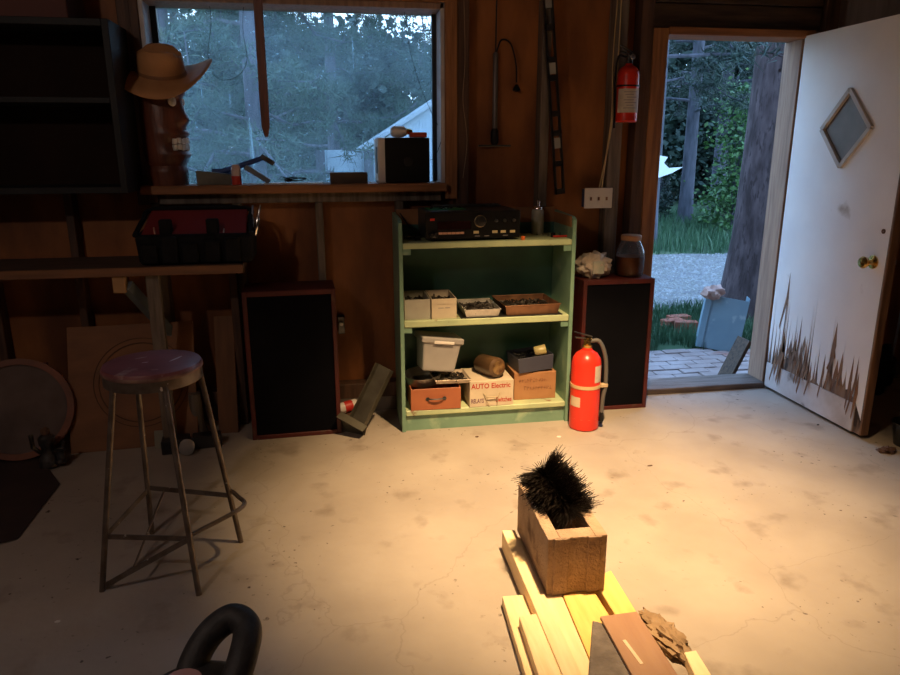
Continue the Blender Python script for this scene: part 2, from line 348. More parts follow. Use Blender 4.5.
# door leaf, hinged at the right jamb, wide open into the room
dl = struct('door_1', MB().box(.803, .843, -.842, -.022, .02, 2.045), rotten, None, .002)
cz, cy, hw, hh = 1.545, -.447, .178, .190
prof = [(-.842, .30)]      # jagged lower edge of the white skin: (y, z) from the free edge to the hinge
rr = random.Random(3)
y = -.842
pk = [(-.775,.42),(-.74,.30),(-.695,.36),(-.66,.50),(-.62,.34),(-.585,.50),(-.565,.60),(-.52,.36),(-.475,.44),(-.455,.36),(-.405,.70),(-.385,.62),(-.345,.40),(-.295,.44),(-.26,.54),(-.235,.42),(-.205,.50),(-.178,.64),(-.15,.76),(-.118,.70),(-.085,.46),(-.05,.60)]
spk = []
for i, (yy, zz) in enumerate(pk):
    wd = rr.uniform(.006,.013); bs_ = .215+.05*math.sin(yy*17)+rr.uniform(-.03,.03)
    spk += [(yy-wd*1.3, bs_), (yy-wd*.5, bs_+(zz-bs_)*.35), (yy, zz), (yy+wd*.4, bs_+(zz-bs_)*.45), (yy+wd*1.2, bs_+.01)]
vs = []; fs = []
top = 2.045
cols = [(-.842,.10)]+spk+[(-.022,.34)]
def skin_col(y, zb, x):
    # upper/lower limits around the diamond light
    t = abs(y-cy)/hw
    return (zb, cz-hh*(1-t), cz+hh*(1-t), top) if t < 1 else (zb, cz, cz, top)
extra = [cy-hw, cy, cy+hw]
ys = sorted(set([c[0] for c in cols]+extra))
def zb_at(y):
    for (a, za), (b_, zb) in zip(cols, cols[1:]):
        if a <= y <= b_: return za+(zb-za)*(y-a)/(b_-a)
    return .3
sk = MB()
for y0, y1 in zip(ys, ys[1:]):
    A = skin_col(y0, zb_at(y0), 0); B = skin_col(y1, zb_at(y1), 0)
    for i, j in ((0,1),(2,3)):
        q = [(.7995,y0,A[i]),(.7995,y1,B[i]),(.7995,y1,B[j]),(.7995,y0,A[j])]
        q2 = [(.8035,p[1],p[2]) for p in q]
        sk.add(q+q2, [(0,1,2,3),(7,6,5,4),(0,4,5,1)])
struct('white_skin', sk, doorpaint, dl)
cur = MB()     # curled splinters of skin
for i in range(26):
    yy = rr.uniform(-.80,-.06); zz = zb_at(yy)*.8+.03; h = rr.uniform(.07,.22); w_ = rr.uniform(.006,.016); k = rr.uniform(.008,.03)
    cur.add([(.799,yy-w_,zz+h*.3),(.799,yy+w_,zz+h*.3),(.799-k,yy+w_*.4,zz-h*.5),(.799-k,yy-w_*.2,zz-h*.6),(.799,yy,zz+h)], [(3,2,1,0),(0,1,4)])
struct('peeling_splinters', cur, dooredge, dl)
kr = MB().box(.797, .803, -.79, -.03, .02, .17); struct('bottom_rail', kr, mat('weathered_white', (.64,.61,.63), .8, c2=(.45,.40,.39), sc=5, c3=(.12,.08,.06), sc3=6, t3=(.6,.7)), dl)
struct('free_edge', MB().box(.8, .846, -.856, -.842, .02, 2.045), dooredge, dl, .003)
fr = MB(); P = [(cy, cz+hh), (cy-hw, cz), (cy, cz-hh), (cy+hw, cz)]
for i in range(4):
    a, b_ = P[i], P[(i+1) % 4]; fr.bar((.795, a[0], a[1]), (.795, b_[0], b_[1]), .022, .022, (1,0,0))
struct('diamond_frame', fr, mat('frame_white', (.55,.50,.46), .6, c2=(.42,.38,.35), sc=8), dl)
struct('diamond_pane', MB().add([(.801,cy,cz+hh),(.801,cy-hw,cz),(.801,cy,cz-hh),(.801,cy+hw,cz)], [(0,1,2,3)]), mat('grimy_pane', (.20,.185,.18), .3, c2=(.12,.11,.11), sc=5), dl)
def knob(sx, m, y=-.765, z=.905, lab=None):
    k = MB(); M = Matrix.Translation((.82+sx*.022, y, z)) @ Matrix.Rotation(-sx*PI/2 if sx < 0 else PI/2, 4, 'Y')
    M = Matrix.Translation((.8 if sx < 0 else .843, y, z)) @ Matrix.Rotation(sx*PI/2, 4, 'Y')
    k.lathe([(.001,0),(.033,0),(.033,.006),(.014,.012),(.011,.03),(.016,.036),(.027,.046),(.030,.058),(.024,.068),(.001,.072)], 24, M, cap=False)
    return struct('door_knob', k, m, dl)
knob(-1, brass); knob(1, steel)
struct('deadbolt_hole', MB().lathe([(.001,0),(.012,0),(.012,.003),(.001,.003)], 16, Matrix.Translation((.800,-.80,1.06)) @ Matrix.Rotation(-PI/2,4,'Y'), cap=False), rustm, dl)

# ------------------------------------------------------------------ outdoors
ZG = -.10
g = MB(); N = 60
def gz(x, y): return ZG + .012*noise.noise(Vector((x*1.5, y*1.5, 0)))*(1 if y > .3 else 0)
vs = []; fs = []
for j in range(N+1):
    for i in range(N+1):
        y = .14+(j/N)**2*60; x = -40+90*i/N; vs.append((x, y, ZG-.012+ (.4*noise.noise(Vector((x*.1,y*.1,3))) if y > 9 else 0)))
for j in range(N):
    for i in range(N): a = j*(N+1)+i; fs.append((a, a+1, a+N+2, a+N+1))
struct('ground', MB().add(vs, fs, True), groundm)
pv = MB(); rr = random.Random(5)          # brick patio by the step
for j in range(11):
    for i in range(9):
        x = .0+i*.205+(.10 if j % 2 else 0); y = .18+j*.098
        if y > 1.35 - .12*abs(i-4): continue
        z = ZG+.0+rr.uniform(-.004,.005); M = Matrix.Translation((x, y, z)) @ Matrix.Rotation(rr.uniform(-.02,.02), 4, 'Z')
        pv.box(-.098, .098, -.045, .045, -.05, 0, M)
struct('trim_brick_patio', pv, paverm, None, .004)
gr = MB(); vs = []; fs = []
E1 = [(-1.5,2.6),(1,2.5),(2.2,2.35),(4,2.7),(8,3.2)]; 
for i in range(40):
    x = -3+14*i/39; y0 = 2.45+.15*math.sin(x*1.7)+.08*x*0; y1 = 6.2+.25*math.sin(x*1.1)+.1*math.sin(x*4)
    vs += [(x, y0, ZG-.004), (x, y1, ZG-.004)]
for i in range(39): fs.append((2*i, 2*i+2, 2*i+3, 2*i+1))
struct('trim_gravel_drive', MB().add(vs, fs), gravelm)
def scatter(name, n, fn, m, lab, cat):
    mb = MB()
    for _ in range(n): fn(mb)
    return tag(obj(name, mb, m), lab, cat, None, 'stuff')
rr = random.Random(11)
def stone(mb):
    x = rr.uniform(.6,6.5); y = rr.uniform(2.6,6.0); s = rr.uniform(.010,.032); a = rr.random()*6
    v = [(math.cos(a+k*PI/2)*s*rr.uniform(.7,1.2), math.sin(a+k*PI/2)*s*rr.uniform(.7,1.2), 0) for k in range(4)]+[(0,0,s*.8)]
    mb.add([(x+p[0], y+p[1], ZG-.003+p[2]) for p in v], [(0,1,4),(1,2,4),(2,3,4),(3,0,4)])
scatter('gravel_stones', 5000, stone, mat('gravel_stone', (.28,.29,.30), .9, c2=(.15,.15,.16), sc=6), 'loose pale grey gravel stones on the drive beyond the doorway', 'gravel')
def blade_fn(x0, x1, y0, y1, h0, h1, w, cond=None):
    def fn(mb):
        x = rr.uniform(x0,x1); y = rr.uniform(y0,y1)
        if cond and not cond(x, y): return
        h = rr.uniform(h0,h1); a = rr.random()*PI; dx, dy = math.cos(a)*w, math.sin(a)*w; lx, ly = rr.uniform(-.4,.4)*h, rr.uniform(-.4,.4)*h
        mb.add([(x-dx,y-dy,ZG-.02),(x+dx,y+dy,ZG-.02),(x+dx*.6+lx*.4,y+dy*.6+ly*.4,ZG+h*.6),(x+lx,y+ly,ZG+h),(x-dx*.6+lx*.4,y-dy*.6+ly*.4,ZG+h*.6)], [(0,1,2,3,4)])
    return fn
scatter('lawn_grass', 12000, blade_fn(.3,3.4,1.15,2.6,.03,.13,.004, lambda x,y: y > 1.30-.12*abs((x-.8)/.2)+.1*math.sin(x*9)), grassm, 'short green grass growing between the brick patio and the gravel', 'grass')
scatter('meadow_grass', 15000, blade_fn(1.6,11,6.1,12,.08,.30,.010), grassm, 'taller green grass growing on the far side of the gravel drive', 'grass')

def needles(mb, c, n, L, w, rad, rr, droop=.0, up_=.3):
    for _ in range(n):
        d = Vector((rr.gauss(0,1), rr.gauss(0,1), rr.gauss(up_*1,1)-droop)); d.normalize()
        o = Vector((rr.gauss(0,rad), rr.gauss(0,rad), rr.gauss(0,rad*.5)))+c; e = o+d*L*rr.uniform(.6,1.2)
        s = d.cross(Vector((rr.gauss(0,1),rr.gauss(0,1),rr.gauss(0,1)))); s.normalize(); s *= w
        k = len(mb.v); mb.v += [tuple(o-s), tuple(o+s), tuple(e)]; mb.f.append((k,k+1,k+2)); mb.sm.append(False)
def leaves(mb, c, n, L, rad, rr):
    for _ in range(n):
        o = Vector((rr.gauss(0,rad[0]), rr.gauss(0,rad[1]), rr.gauss(0,rad[2])))+c
        d = Vector((rr.gauss(0,1),rr.gauss(0,1),rr.gauss(0,.6))); d.normalize(); s = d.cross(Vector((rr.gauss(0,1),rr.gauss(0,1),rr.gauss(0,1)))); s.normalize()
        l_ = L*rr.uniform(.6,1.2); k = len(mb.v)
        mb.v += [tuple(o), tuple(o+d*l_*.5+s*l_*.3), tuple(o+d*l_), tuple(o+d*l_*.5-s*l_*.3)]; mb.f.append((k,k+1,k+2,k+3)); mb.sm.append(False)
def pine_tree(name, loc, rt_, H, lab, cat='tree', group=None, nb=26, reach=2.2, z0=1.2, seed=1, nm=None, bm=None, L=.16, w=.006, ntuft=9, nn=26, ang=None, lean=(0,0), bare=False, step=0):
    rr = random.Random(seed); t = thing(name, lab, cat, loc, (0,0,0), group)
    tk = MB(); pts = [(lean[0]*z/H, lean[1]*z/H, z) for z in [H*i/10 for i in range(11)]]
    n = 40 if rt_ > .15 else 12
    tk.tube(pts, [rt_*(1.22 if i == 0 else 1.0-.055*i) for i in range(11)], n)
    if rt_ > .15:
        tk.v = [(x+(noise.noise(Vector((x*9,y*9,z*2.2)))*.05)*rt_, y+(noise.noise(Vector((x*9+5,y*9,z*2.2)))*.12)*rt_, z) for x, y, z in tk.v]
    obj('trunk', tk, bm or barkm, t)
    br = MB(); fo = MB()
    for i in range(nb):
        z = z0+(H-z0)*(i+.5)/nb*rr.uniform(.9,1.1); a = rr.uniform(*(ang or (0, 2*PI))); Lb = reach*rr.uniform(.6,1.1)*(1-.5*(z/H))
        p0 = Vector((lean[0]*z/H, lean[1]*z/H, z)); dr = Vector((math.cos(a), math.sin(a), 0)); P = []
        for k in range(7): s_ = k/6; P.append(p0+dr*Lb*s_+Vector((0,0,Lb*(.18*s_-.42*s_*s_)))+Vector((rr.gauss(0,.03),rr.gauss(0,.03),rr.gauss(0,.03)))*k)
        r0 = .035*min(1, Lb/2)*(1.5 if rt_ > .15 else 1); br.tube(P, [r0*(1-.13*k) for k in range(7)], 6)
        for k in range(ntuft):
            s_ = .25+.75*(k+rr.random())/ntuft; q = P[min(5, int(s_*6))].lerp(P[min(6, int(s_*6)+1)], s_*6 % 1)
            for sd in (-1, 1):
                tw = q+Vector((-dr.y, dr.x, 0))*sd*rr.uniform(.05,.42)*(1.15-s_*.6)*(Lb/2)**.5+Vector((0,0,rr.uniform(-.15,.08)))+dr*rr.uniform(0,.2)
                if k % 2 == 0: br.tube([q, tw], [.007,.003], 4, False)
                needles(fo, tw, nn, L, w, .05, rr); needles(fo, q.lerp(tw, .5), nn//2, L, w, .05, rr)
    obj('branches', br, bm or barkm, t); obj('needles', fo, nm or needlem, t)
    return t
def leafy(name, loc, H, W, lab, cat, n=1600, L=.08, m=None, seed=1, group=None, trunk=.02, clusters=30):
    rr = random.Random(seed); t = thing(name, lab, cat, loc, (0,0,0), group); f_ = MB(); s = MB()
    for i in range(clusters):
        z = H*rr.uniform(.08,1); rad = W*math.sin(PI*min(.93, .15+z/H*.8))**.6*.9; a = rr.random()*2*PI; q = rad*rr.random()**.6
        c = Vector((math.cos(a)*q, math.sin(a)*q, z)); s.tube([(0,0,max(0,z*.5)), c], [trunk*.5, .003], 4, False)
        leaves(f_, c, n//clusters, L, (W*.25, W*.25, H*.06), rr)
    s.tube([(0,0,0),(0,0,H*.8)], [trunk, trunk*.4], 8); obj('stem', s, barkdim, t); obj('foliage', f_, m or leafm, t); return t
# trees seen through the doorway
pine_tree('pine_tree', (2.05, 2.12, ZG), .255, 7.5, 'large thick trunked pine tree with rough bark right outside the doorway', nb=22, reach=2.2, z0=2.35, seed=4, nm=needled, nn=22, lean=(.12,0), ntuft=8)
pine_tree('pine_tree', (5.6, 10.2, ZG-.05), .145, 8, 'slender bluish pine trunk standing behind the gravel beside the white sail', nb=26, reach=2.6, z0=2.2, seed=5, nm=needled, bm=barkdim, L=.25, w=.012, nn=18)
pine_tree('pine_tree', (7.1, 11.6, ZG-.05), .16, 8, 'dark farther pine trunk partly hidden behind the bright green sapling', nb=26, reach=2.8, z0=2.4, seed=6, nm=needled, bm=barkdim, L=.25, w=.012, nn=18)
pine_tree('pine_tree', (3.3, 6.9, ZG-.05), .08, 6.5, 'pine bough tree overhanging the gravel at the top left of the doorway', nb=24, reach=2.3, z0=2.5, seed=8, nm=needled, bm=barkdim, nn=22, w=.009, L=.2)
leafy('sapling', (5.35, 8.0, ZG-.05), 2.6, .55, 'bright green leafy sapling standing left of the large pine trunk', 'sapling', 3600, .10, None, 3, clusters=60)
leafy('shrub', (5.2, 10.6, ZG-.05), 1.2, .28, 'small dark leafy shrub left of the slender bluish trunk', 'shrub', 1200, .09, needled, 4)
leafy('shrub', (5.9, 8.9, ZG-.05), .7, .6, 'low broad green shrub between the slender trunk and the sapling', 'shrub', 1500, .09, None, 5)
leafy('shrub', (6.6, 8.9, ZG-.05), .9, .7, 'green leafy shrub at the foot of the bright sapling', 'shrub', 1500, .09, None, 6)
# trees seen through the window
for i, (x, y, s, lab) in enumerate([(-3.6, 5.2, 21, 'bushy pine tree outside the left half of the window behind the carving'), (-1.7, 8.2, 22, 'broad pine tree outside the middle of the window'), (.3, 8.2, 23, 'pine tree with sky gaps outside the right side of the window'), (-2.6, 4.6, 24, 'nearest pine tree outside the window behind the hanging stick')]):
    pine_tree('pine_tree', (x, y, ZG), .11, 6.5, lab, group='pines outside the window', nb=38 if i != 2 else 30, reach=2.1, z0=1.0 if i != 2 else 1.9, seed=s, nm=needlem, bm=barkdim, nn=24, L=.17, w=.007)
k = 0
for (x, y, H, W, lab) in [(-6.5,13,5.0,2.4,'far leafy tree outside the window at its left edge'),(-3.4,14,4.4,2.2,'far leafy tree outside the window left of its middle'),(-.6,14.5,4.3,2.2,'far leafy tree outside the window right of its middle'),(2.2,15,3.2,2.0,'far leafy tree outside the window at its right edge'),
    (7.2,19,6.5,3.0,'far leafy tree at the left side of the doorway view'),(11.5,18,7,3.2,'far leafy tree behind the sapling in the doorway'),(15.5,17,7,3.2,'far leafy tree hidden mostly by the large pine trunk'),(12.5,23,8,3.6,'farthest tall leafy tree at the top of the doorway view')]:
    k += 1; leafy('leafy_tree', (x, y, ZG-.3), H, W, lab, 'tree', 15000 if k < 5 else 20000, .25, farleaf, 40+k, 'far trees behind the clearing', .12, 130)
# pale shed beyond the window
YS = 6.0
sh = thing('shed', 'pale blue corrugated shed beyond the pines at the lower right of the window', 'shed', (0,0,0))
pp = [atY(x, y, YS) for x, y in ((320,150),(368,150),(380,142),(405,124),(452,88))]
wl = MB().prism([(pp[0].x, -.1), (pp[4].x, -.1)]+[(p.x, p.z) for p in reversed(pp)], YS, YS+.08)
for i in range(40):
    x = pp[0].x+(pp[4].x-pp[0].x)*i/40; zt = pp[1].z if x < pp[1].x else pp[1].z+(pp[4].z-pp[1].z)*(x-pp[1].x)/(pp[4].x-pp[1].x)-.1
    wl.box(x, x+.012, YS-.012, YS, -.1, zt)
obj('end_wall', wl, shedm, sh)
obj('roof', MB().bar((pp[1].x-.1, YS+.5, pp[1].z), (pp[4].x+.2, YS+.5, pp[4].z+.1), 1.2, .05, (0,0,1)), mat('pale_roof', (.30,.38,.44), .5), sh)
for p in (pp[0], pp[1]): obj('post', MB().box(p.x-.06, p.x+.06, YS-.14, YS-.02, -.1, p.z), barkdim, sh)
# metal trough by the tree with a stone on top
p = atZ(717, 350, ZG); tr = thing('metal_box', 'upright blue grey galvanised metal box leaning in front of the large pine', 'metal box', (p.x, p.y, ZG), (R(-6), R(7), R(-28)))
tb = MB(); h = .42; tb.box(-.16, .15, -.005, .0, 0, h); tb.box(-.165, -.160, -.005, .24, 0, h+.01); tb.box(.15, .155, -.005, .24, 0, h+.02); tb.box(-.16, .15, .23, .24, 0, h-.02)
tb.box(-.16, -.12, -.012, -.005, 0, h); obj('panels', tb, galv, tr)
tag(obj('rock', MB().blob((0,0,0), .07, (1.25,1,.75), 10, .5, 2), rockm, loc=(p.x-.03, p.y+.08, ZG+.455)), 'pinkish grey rock sitting on top of the galvanised metal box', 'rock')
for i, (px, py, rz, z, lab) in enumerate([(672, 329, .2, 0, 'red brick lying leftmost in the grass beyond the patio'), (685, 331, -.25, 0, 'red brick lying beside the galvanised metal box'), (678, 325, .1, 0, 'red brick lying behind two others in the grass')]):
    q = atZ(px, py, ZG); M = MB(); M.box(-.1, .1, -.047, .047, 0, .10); tag(obj('brick', M, redbrick, bev=.004, loc=(q.x, q.y, ZG-.01+.0), rot=(0,0,rz)), lab, 'brick', 'bricks in the grass')
q = atZ(738, 372, ZG); lb = MB().box(-.012, .012, -.07, .07, 0, .36)
tag(obj('leaning_board', lb, beamw, bev=.002, loc=(.70, .30, ZG), rot=(0, R(24), 0)), 'short dark board leaning against the outer side of the door jamb', 'board')
# white sail shade
sp = [atY(x, y, 6.2) for x, y in ((632,150),(668,157),(664,163),(669,168),(683,167),(672,173),(655,179),(632,183))]
sl = MB().prism([(q.x, q.z) for q in sp], 6.2, 6.22); tag(obj('shade_sail', sl, sailm), 'white shade sail hanging between the trees beyond the gravel', 'shade sail')

# ------------------------------------------------------------------ bookcase
bx = (-1.502+-.592)/2; W = .91; X0, X1 = -1.505, -.59; YF, YK = -.352, -.03
bc = thing('bookcase', 'green painted wooden bookcase with three shelves standing against the wall', 'bookcase', (bx, YF, 0))
def T(mb, o): mb.v = [(v[0]-o[0], v[1]-o[1], v[2]-o[2]) for v in mb.v]; return mb
O = (bx, YF, 0)
for x0 in (X0, X1-.02): 
    s = MB(); M = Matrix(((0,1,0,0),(1,0,0,0),(0,0,1,0),(0,0,0,1)))
    s.prism([(YF+.0, 0), (YK, 0), (YK, 1.125), (YF+.03, 1.113), (YF, 1.10)], x0, x0+.02, M); obj('side_panel', T(s, O), greenp, bc, .0015)
obj('bare_top_strip', T(BX(X1-.0225, X1-.0205, YF+.02, YK, 1.06, 1.115), O), bareedge, bc)
for z, t in ((1.0, .03), (.603, .035), (.117, .03)): obj('shelf', T(BX(X0+.021, X1-.021, YF+.002, YK-.012, z-t, z), O), greenedge, bc, .004)
obj('kickboard', T(BX(X0+.021, X1-.021, YF+.02, YF+.04, 0, .086), O), greenp, bc)
bp = MB().box(X0+.021, X1-.021, YK-.011, YK, 0, 1.06); obj('back_panel', T(bp, O), mat('shaded_green_paint', (.05,.15,.125), .5, c2=(.035,.10,.085), sc=5), bc)  # bookcase green with the shade behind the shelves painted into its colour
obj('back_rail', T(BX(X0+.021, X1-.021, YK-.013, YK+.003, 1.06, 1.14), O), bareedge, bc)
for z in (.970, .568):
    for x in (X0+.021, X1-.061): obj('shelf_cleat', T(BX(x, x+.04, YF+.01, YF+.03, z-.03, z), O), greenp, bc)
# receiver
a = atY(426, 243, -.335); b_ = atY(521, 240, -.335); Z = 1.0
rw = b_.x-a.x; rc = thing('stereo_receiver', 'black stereo receiver with a large round knob on top of the green bookcase', 'stereo receiver', (a.x, -.33, Z+.0), (0,0,R(2)))
obj('chassis', MB().box(0.005, rw-.005, .012, .27, .012, .150), mat('receiver_case', (.07,.07,.065), .4, .4), rc, .003)
obj('front_panel', MB().box(0, rw, 0, .012, .012, .147), black, rc, .002)
for x in (.05, rw-.05):
    for y in (.04, .23): obj('foot', MB().lathe([(.015,0),(.017,.012)], 16, Matrix.Translation((x, y, 0))), black, rc)
def fknob(x, z, r, d, m, n='knob'):
    k = MB().lathe([(r*1.05,0),(r,.004),(r*.94,d),(r*.75,d+.002)], 24, Matrix.Translation((x, 0, z)) @ Matrix.Rotation(PI/2, 4, 'X')); return obj(n, k, m, rc)
fknob(rw*.57, .098, .027, .022, blackm, 'volume_knob'); 
fk = obj('knob_ring', MB().tube(arc((rw*.57, -.004, .098), .029, 0, 2*PI, 24, 'xz')[:-1], .0015, 6, closed=True), mat('tan_metal', (.5,.38,.22), .3, .8), rc)
for x in (.74, .83, .93): fknob(rw*x, .100, .008, .014, steel)
for x in (.045, .075): fknob(rw*x*1.4, .035, .011, .010, blackm)
obj('power_button', MB().box(.022, .045, -.004, 0, .105, .117), redpl, rc)
obj('display', MB().box(.06, rw*.47, -.0015, 0, .06, .10), mat('display_glass', (.02,.006,.006), .1), rc)
for i in range(6): obj('button', MB().box(.065+i*.022, .085+i*.022, -.003, 0, .036, .047), displaym, rc)
for f0 in (.50,.70,.79,.89): obj('square_button', MB().box(rw*f0, rw*(f0+.055), -.003, 0, .037, .050), yellowm, rc)
for x in (.07,.515,.615,.815): obj('small_marking', BX(rw*x, rw*x+.025, -.002, 0, .022, .026), greyink, rc)
rb = tag(obj('circuit_board', MB().box(0, .19, 0, .13, 0, .003), pcb, loc=(a.x+.03, -.25, Z+.1505), rot=(0,0,.05)), 'green circuit board lying on top of the black receiver', 'circuit board')
cp = MB(); rr = random.Random(2)
for i in range(12): x, y = rr.uniform(.01,.17), rr.uniform(.01,.11); cp.box(x, x+.012, y, y+.01, .003, .003+rr.uniform(.003,.01))
obj('components', cp, blackm, rb)
# metal cover plate standing behind the receiver
tag(obj('metal_cover', MB().tray(0, .36, 0, .10, 0, .008, .002), greasem, loc=(a.x-.005+.08, -.11, Z+.1505+.0035), rot=(0,0,0)), 'thin grey metal cover lying on the rear of the black receiver', 'metal cover')
# spray can
q = atZ(532, 232, Z); sc = thing('spray_bottle', 'pale cylindrical bottle with a chrome top on the right of the bookcase top', 'bottle', (q.x, -.10, Z))
obj('body', MB().lathe([(.030,0),(.033,.004),(.033,.122),(.028,.134),(.020,.138)], 28), mat('pale_can', (.46,.45,.38), .4, c2=(.36,.34,.27), sc=20), sc)
obj('spray_top', MB().lathe([(.026,.132),(.026,.142),(.020,.150),(.010,.152),(.009,.166),(.012,.168),(.011,.18),(.004,.184)], 24), chrome, sc)
tag(obj('orange_cap', MB().lathe([(.001,0),(.010,0),(.011,.016),(.008,.019),(.001,.019)], 16, cap=False), orange, loc=(b_.x+.012, -.33, Z)), 'small orange cap beside the right foot of the receiver', 'cap')
q = atZ(553, 237, Z); tag(obj('dial', MB().lathe([(.001,0),(.013,0),(.012,.02),(.007,.024),(.001,.024)], 16, cap=False), black, loc=(q.x, q.y, Z)), 'small round black knob on the right of the bookcase top', 'knob')
q = atZ(568, 238, Z); pl = MB(); pl.bar((-.05,0,.006),(.045,.008,.006),.010,.010); pl.bar((-.05,.012,.006),(.045,.002,.006),.010,.009)
tag(obj('red_pliers', pl, redpl, bev=.003, loc=(q.x-.02, q.y+.03, Z), rot=(0,0,.12)), 'small red handled tool at the right front corner of the bookcase top', 'pliers')
rr = random.Random(9)
for i, (px, py, lab) in enumerate([(537,235,'tiny dark screw nearest the spray bottle foot'),(543,235,'tiny dark screw between the bottle and the black knob'),(548,236,'tiny dark screw just left of the round black knob'),(560,235,'tiny dark screw just right of the round black knob')]):
    q = atZ(px, py, Z); tag(obj('screw', MB().lathe([(.001,0),(.004,0),(.004,.002),(.0018,.003),(.0018,.014),(.001,.014)], 8, cap=False), blackm, loc=(q.x, q.y, Z)), lab, 'screw', 'screws on the bookcase top')
# cables on the left of the top
cb = MB(); x0 = X0+.03
for i in range(5):
    ps_ = [(x0+rr.uniform(0,.10), rr.uniform(-.28,-.08), Z+.004+rr.uniform(0,.004)+.003*i) for _ in range(5)]; ps_.append((a.x-.01, -.12, Z+.03)) if i < 2 else None
    cb.tube(spline(ps_, 6), .0022, 6)
cb.tube(spline([(x0+.01,-.05,Z+.12),(x0+.05,-.09,Z+.06),(x0+.09,-.12,Z+.01),(x0+.03,-.2,Z+.006)], 8), .003, 6)
tag(obj('black_cables', cb, black), 'tangle of thin black cables left of the receiver on the bookcase', 'cable')
# middle shelf
Z = .603
scrapm = mat('shade_dark_scrap', (.05,.042,.035), .5, .5, c2=(.02,.016,.014), sc=25)  # dark bolts; the colour also carries the shade inside the bins
def bolts(parent, x0, x1, y0, y1, z, n, seed, m=None, amp=.012):
    rr = random.Random(seed); s = MB()
    for i in range(n):
        c = Vector((rr.uniform(x0,x1), rr.uniform(y0,y1), z+rr.uniform(.002,amp))); d = Vector((rr.gauss(0,1), rr.gauss(0,1), rr.gauss(0,.3))).normalized()*rr.uniform(.008,.022)
        s.tube([c-d, c+d], rr.uniform(.002,.005), 6); 
        if i % 3 == 0: s.tube([c+d*.8, c+d*1.1], .008, 6)
    o = obj('bolts_and_scraps', s, m or scrapm, parent); o['kind'] = 'stuff'; return o
g_ = thing('storage_bin', 'grey rust stained open bin at the left end of the middle shelf', 'bin', (-1.40, -.32, Z), group='bins on the middle shelf')
obj('shell', MB().tray(-.078, .055, 0, .24, 0, .105, .004), greybin, g_, .001); bolts(g_, -.06,.04,.02,.22,.06,90,1)
g_ = thing('storage_bin', 'cream open bin with a faint label, second from left on the middle shelf', 'bin', (-1.285, -.325, Z), group='bins on the middle shelf')
obj('shell', MB().tray(-.054, .076, 0, .24, 0, .105, .004), cream, g_, .001); bolts(g_, -.04,.06,.02,.22,.06,90,2)
obj('label_rim', MB().box(-.052,.074,-.003,0,.078,.092), cream, g_)
s = MB(); 
for i in range(2): s.box(-.02+i*.035, .008+i*.035, -.001, 0, .055, .059)
obj('faint_lettering', s, greyink, g_)
g_ = thing('foil_tray', 'shallow silver metal tray of bolts in the middle of the shelf', 'tray', (-1.075, -.335, Z+.0045), (0,0,R(0)))
obj('pan', MB().tray(-.085,.085,0,.25,0,.04,.002,.010), alu, g_, .001); obj('rim', MB().tube([(-.096,-.011,.04),(.096,-.011,.04),(.096,.261,.04),(-.096,.261,.04)], .0025, 6, closed=True), alu, g_); bolts(g_, -.075,.075,.01,.24,.015,150,3)
g_ = thing('baking_tray', 'large brown stained baking tray of scraps on the right of the middle shelf', 'tray', (-.80, -.328, Z+.0045), (0,0,R(2)))
obj('pan', MB().tray(-.145,.135,0,.25,0,.052,.002,.010), copper, g_, .001); obj('rim', MB().tube([(-.156,-.011,.052),(.146,-.011,.052),(.146,.261,.052),(-.156,.261,.052)], .003, 6, closed=True), copper, g_); bolts(g_, -.13,.12,.01,.24,.018,240,4)
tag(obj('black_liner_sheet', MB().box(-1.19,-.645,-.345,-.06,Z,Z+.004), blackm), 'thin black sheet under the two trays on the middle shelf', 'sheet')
# bottom shelf
Z = .117
g_ = thing('drawer_box', 'reddish brown drawer box with a metal pull on the bottom shelf', 'drawer box', (-1.324, -.352, Z), (0,0,R(-1)))
obj('body', MB().tray(-.133,.133,0,.25,0,.118,.006), redbox, g_, .002)
obj('pull_handle', MB().tube(spline([(-.04,0,.062),(-.035,-.012,.064),(0,-.018,.064),(.035,-.012,.064),(.04,0,.062)],6), .004, 8), greasem, g_)
for x in (-.045,.045): obj('handle_plate', MB().lathe([(.009,0),(.011,.003),(.003,.006)], 12, Matrix.Translation((x,0,.062)) @ Matrix.Rotation(PI/2,4,'X')), greasem, g_)
g_ = thing('white_drawer_box', 'cream white box lettered AUTO Electric RELAYS Switches on the bottom shelf', 'box', (-1.023, -.35, Z), (0,0,R(1)))
obj('body', MB().box(-.12,.12,0,.25,0,.143), cream, g_, .002)
text('lettering', 'AUTO Electric', .040, redink, g_, TM((-.112,-.0006,.102), 0, .88, 1))
text('lettering', 'RELAYS', .034, purpink, g_, TM((-.113,-.0006,.022), 0, .62, 1)); text('lettering', 'Switches', .038, redink, g_, TM((.024,-.0006,.022), 0, .64, 1))
h_ = MB().tube([(-.045,-.002,.075),(-.03,-.014,.056),(.03,-.014,.056),(.045,-.002,.075)], .003, 8); h_.tube([(-.012,-.002,.002),(-.03,-.012,.03),(-.03,-.014,.056)],.002,6); h_.tube([(.03,-.002,.002),(.03,-.012,.03),(.03,-.014,.056)],.002,6); obj('pull_handle', h_, mat('cream_metal', (.55,.46,.30), .35, .3), g_)
g_ = thing('cardboard_box', 'brown cardboard box with faded handwriting at the right of the bottom shelf', 'box', (-.765, -.285, Z), (0,0,R(0)))
obj('body', MB().box(-.118,.118,0,.2,0,.155), cardb, g_, .002)
s = MB(); rr = random.Random(21)
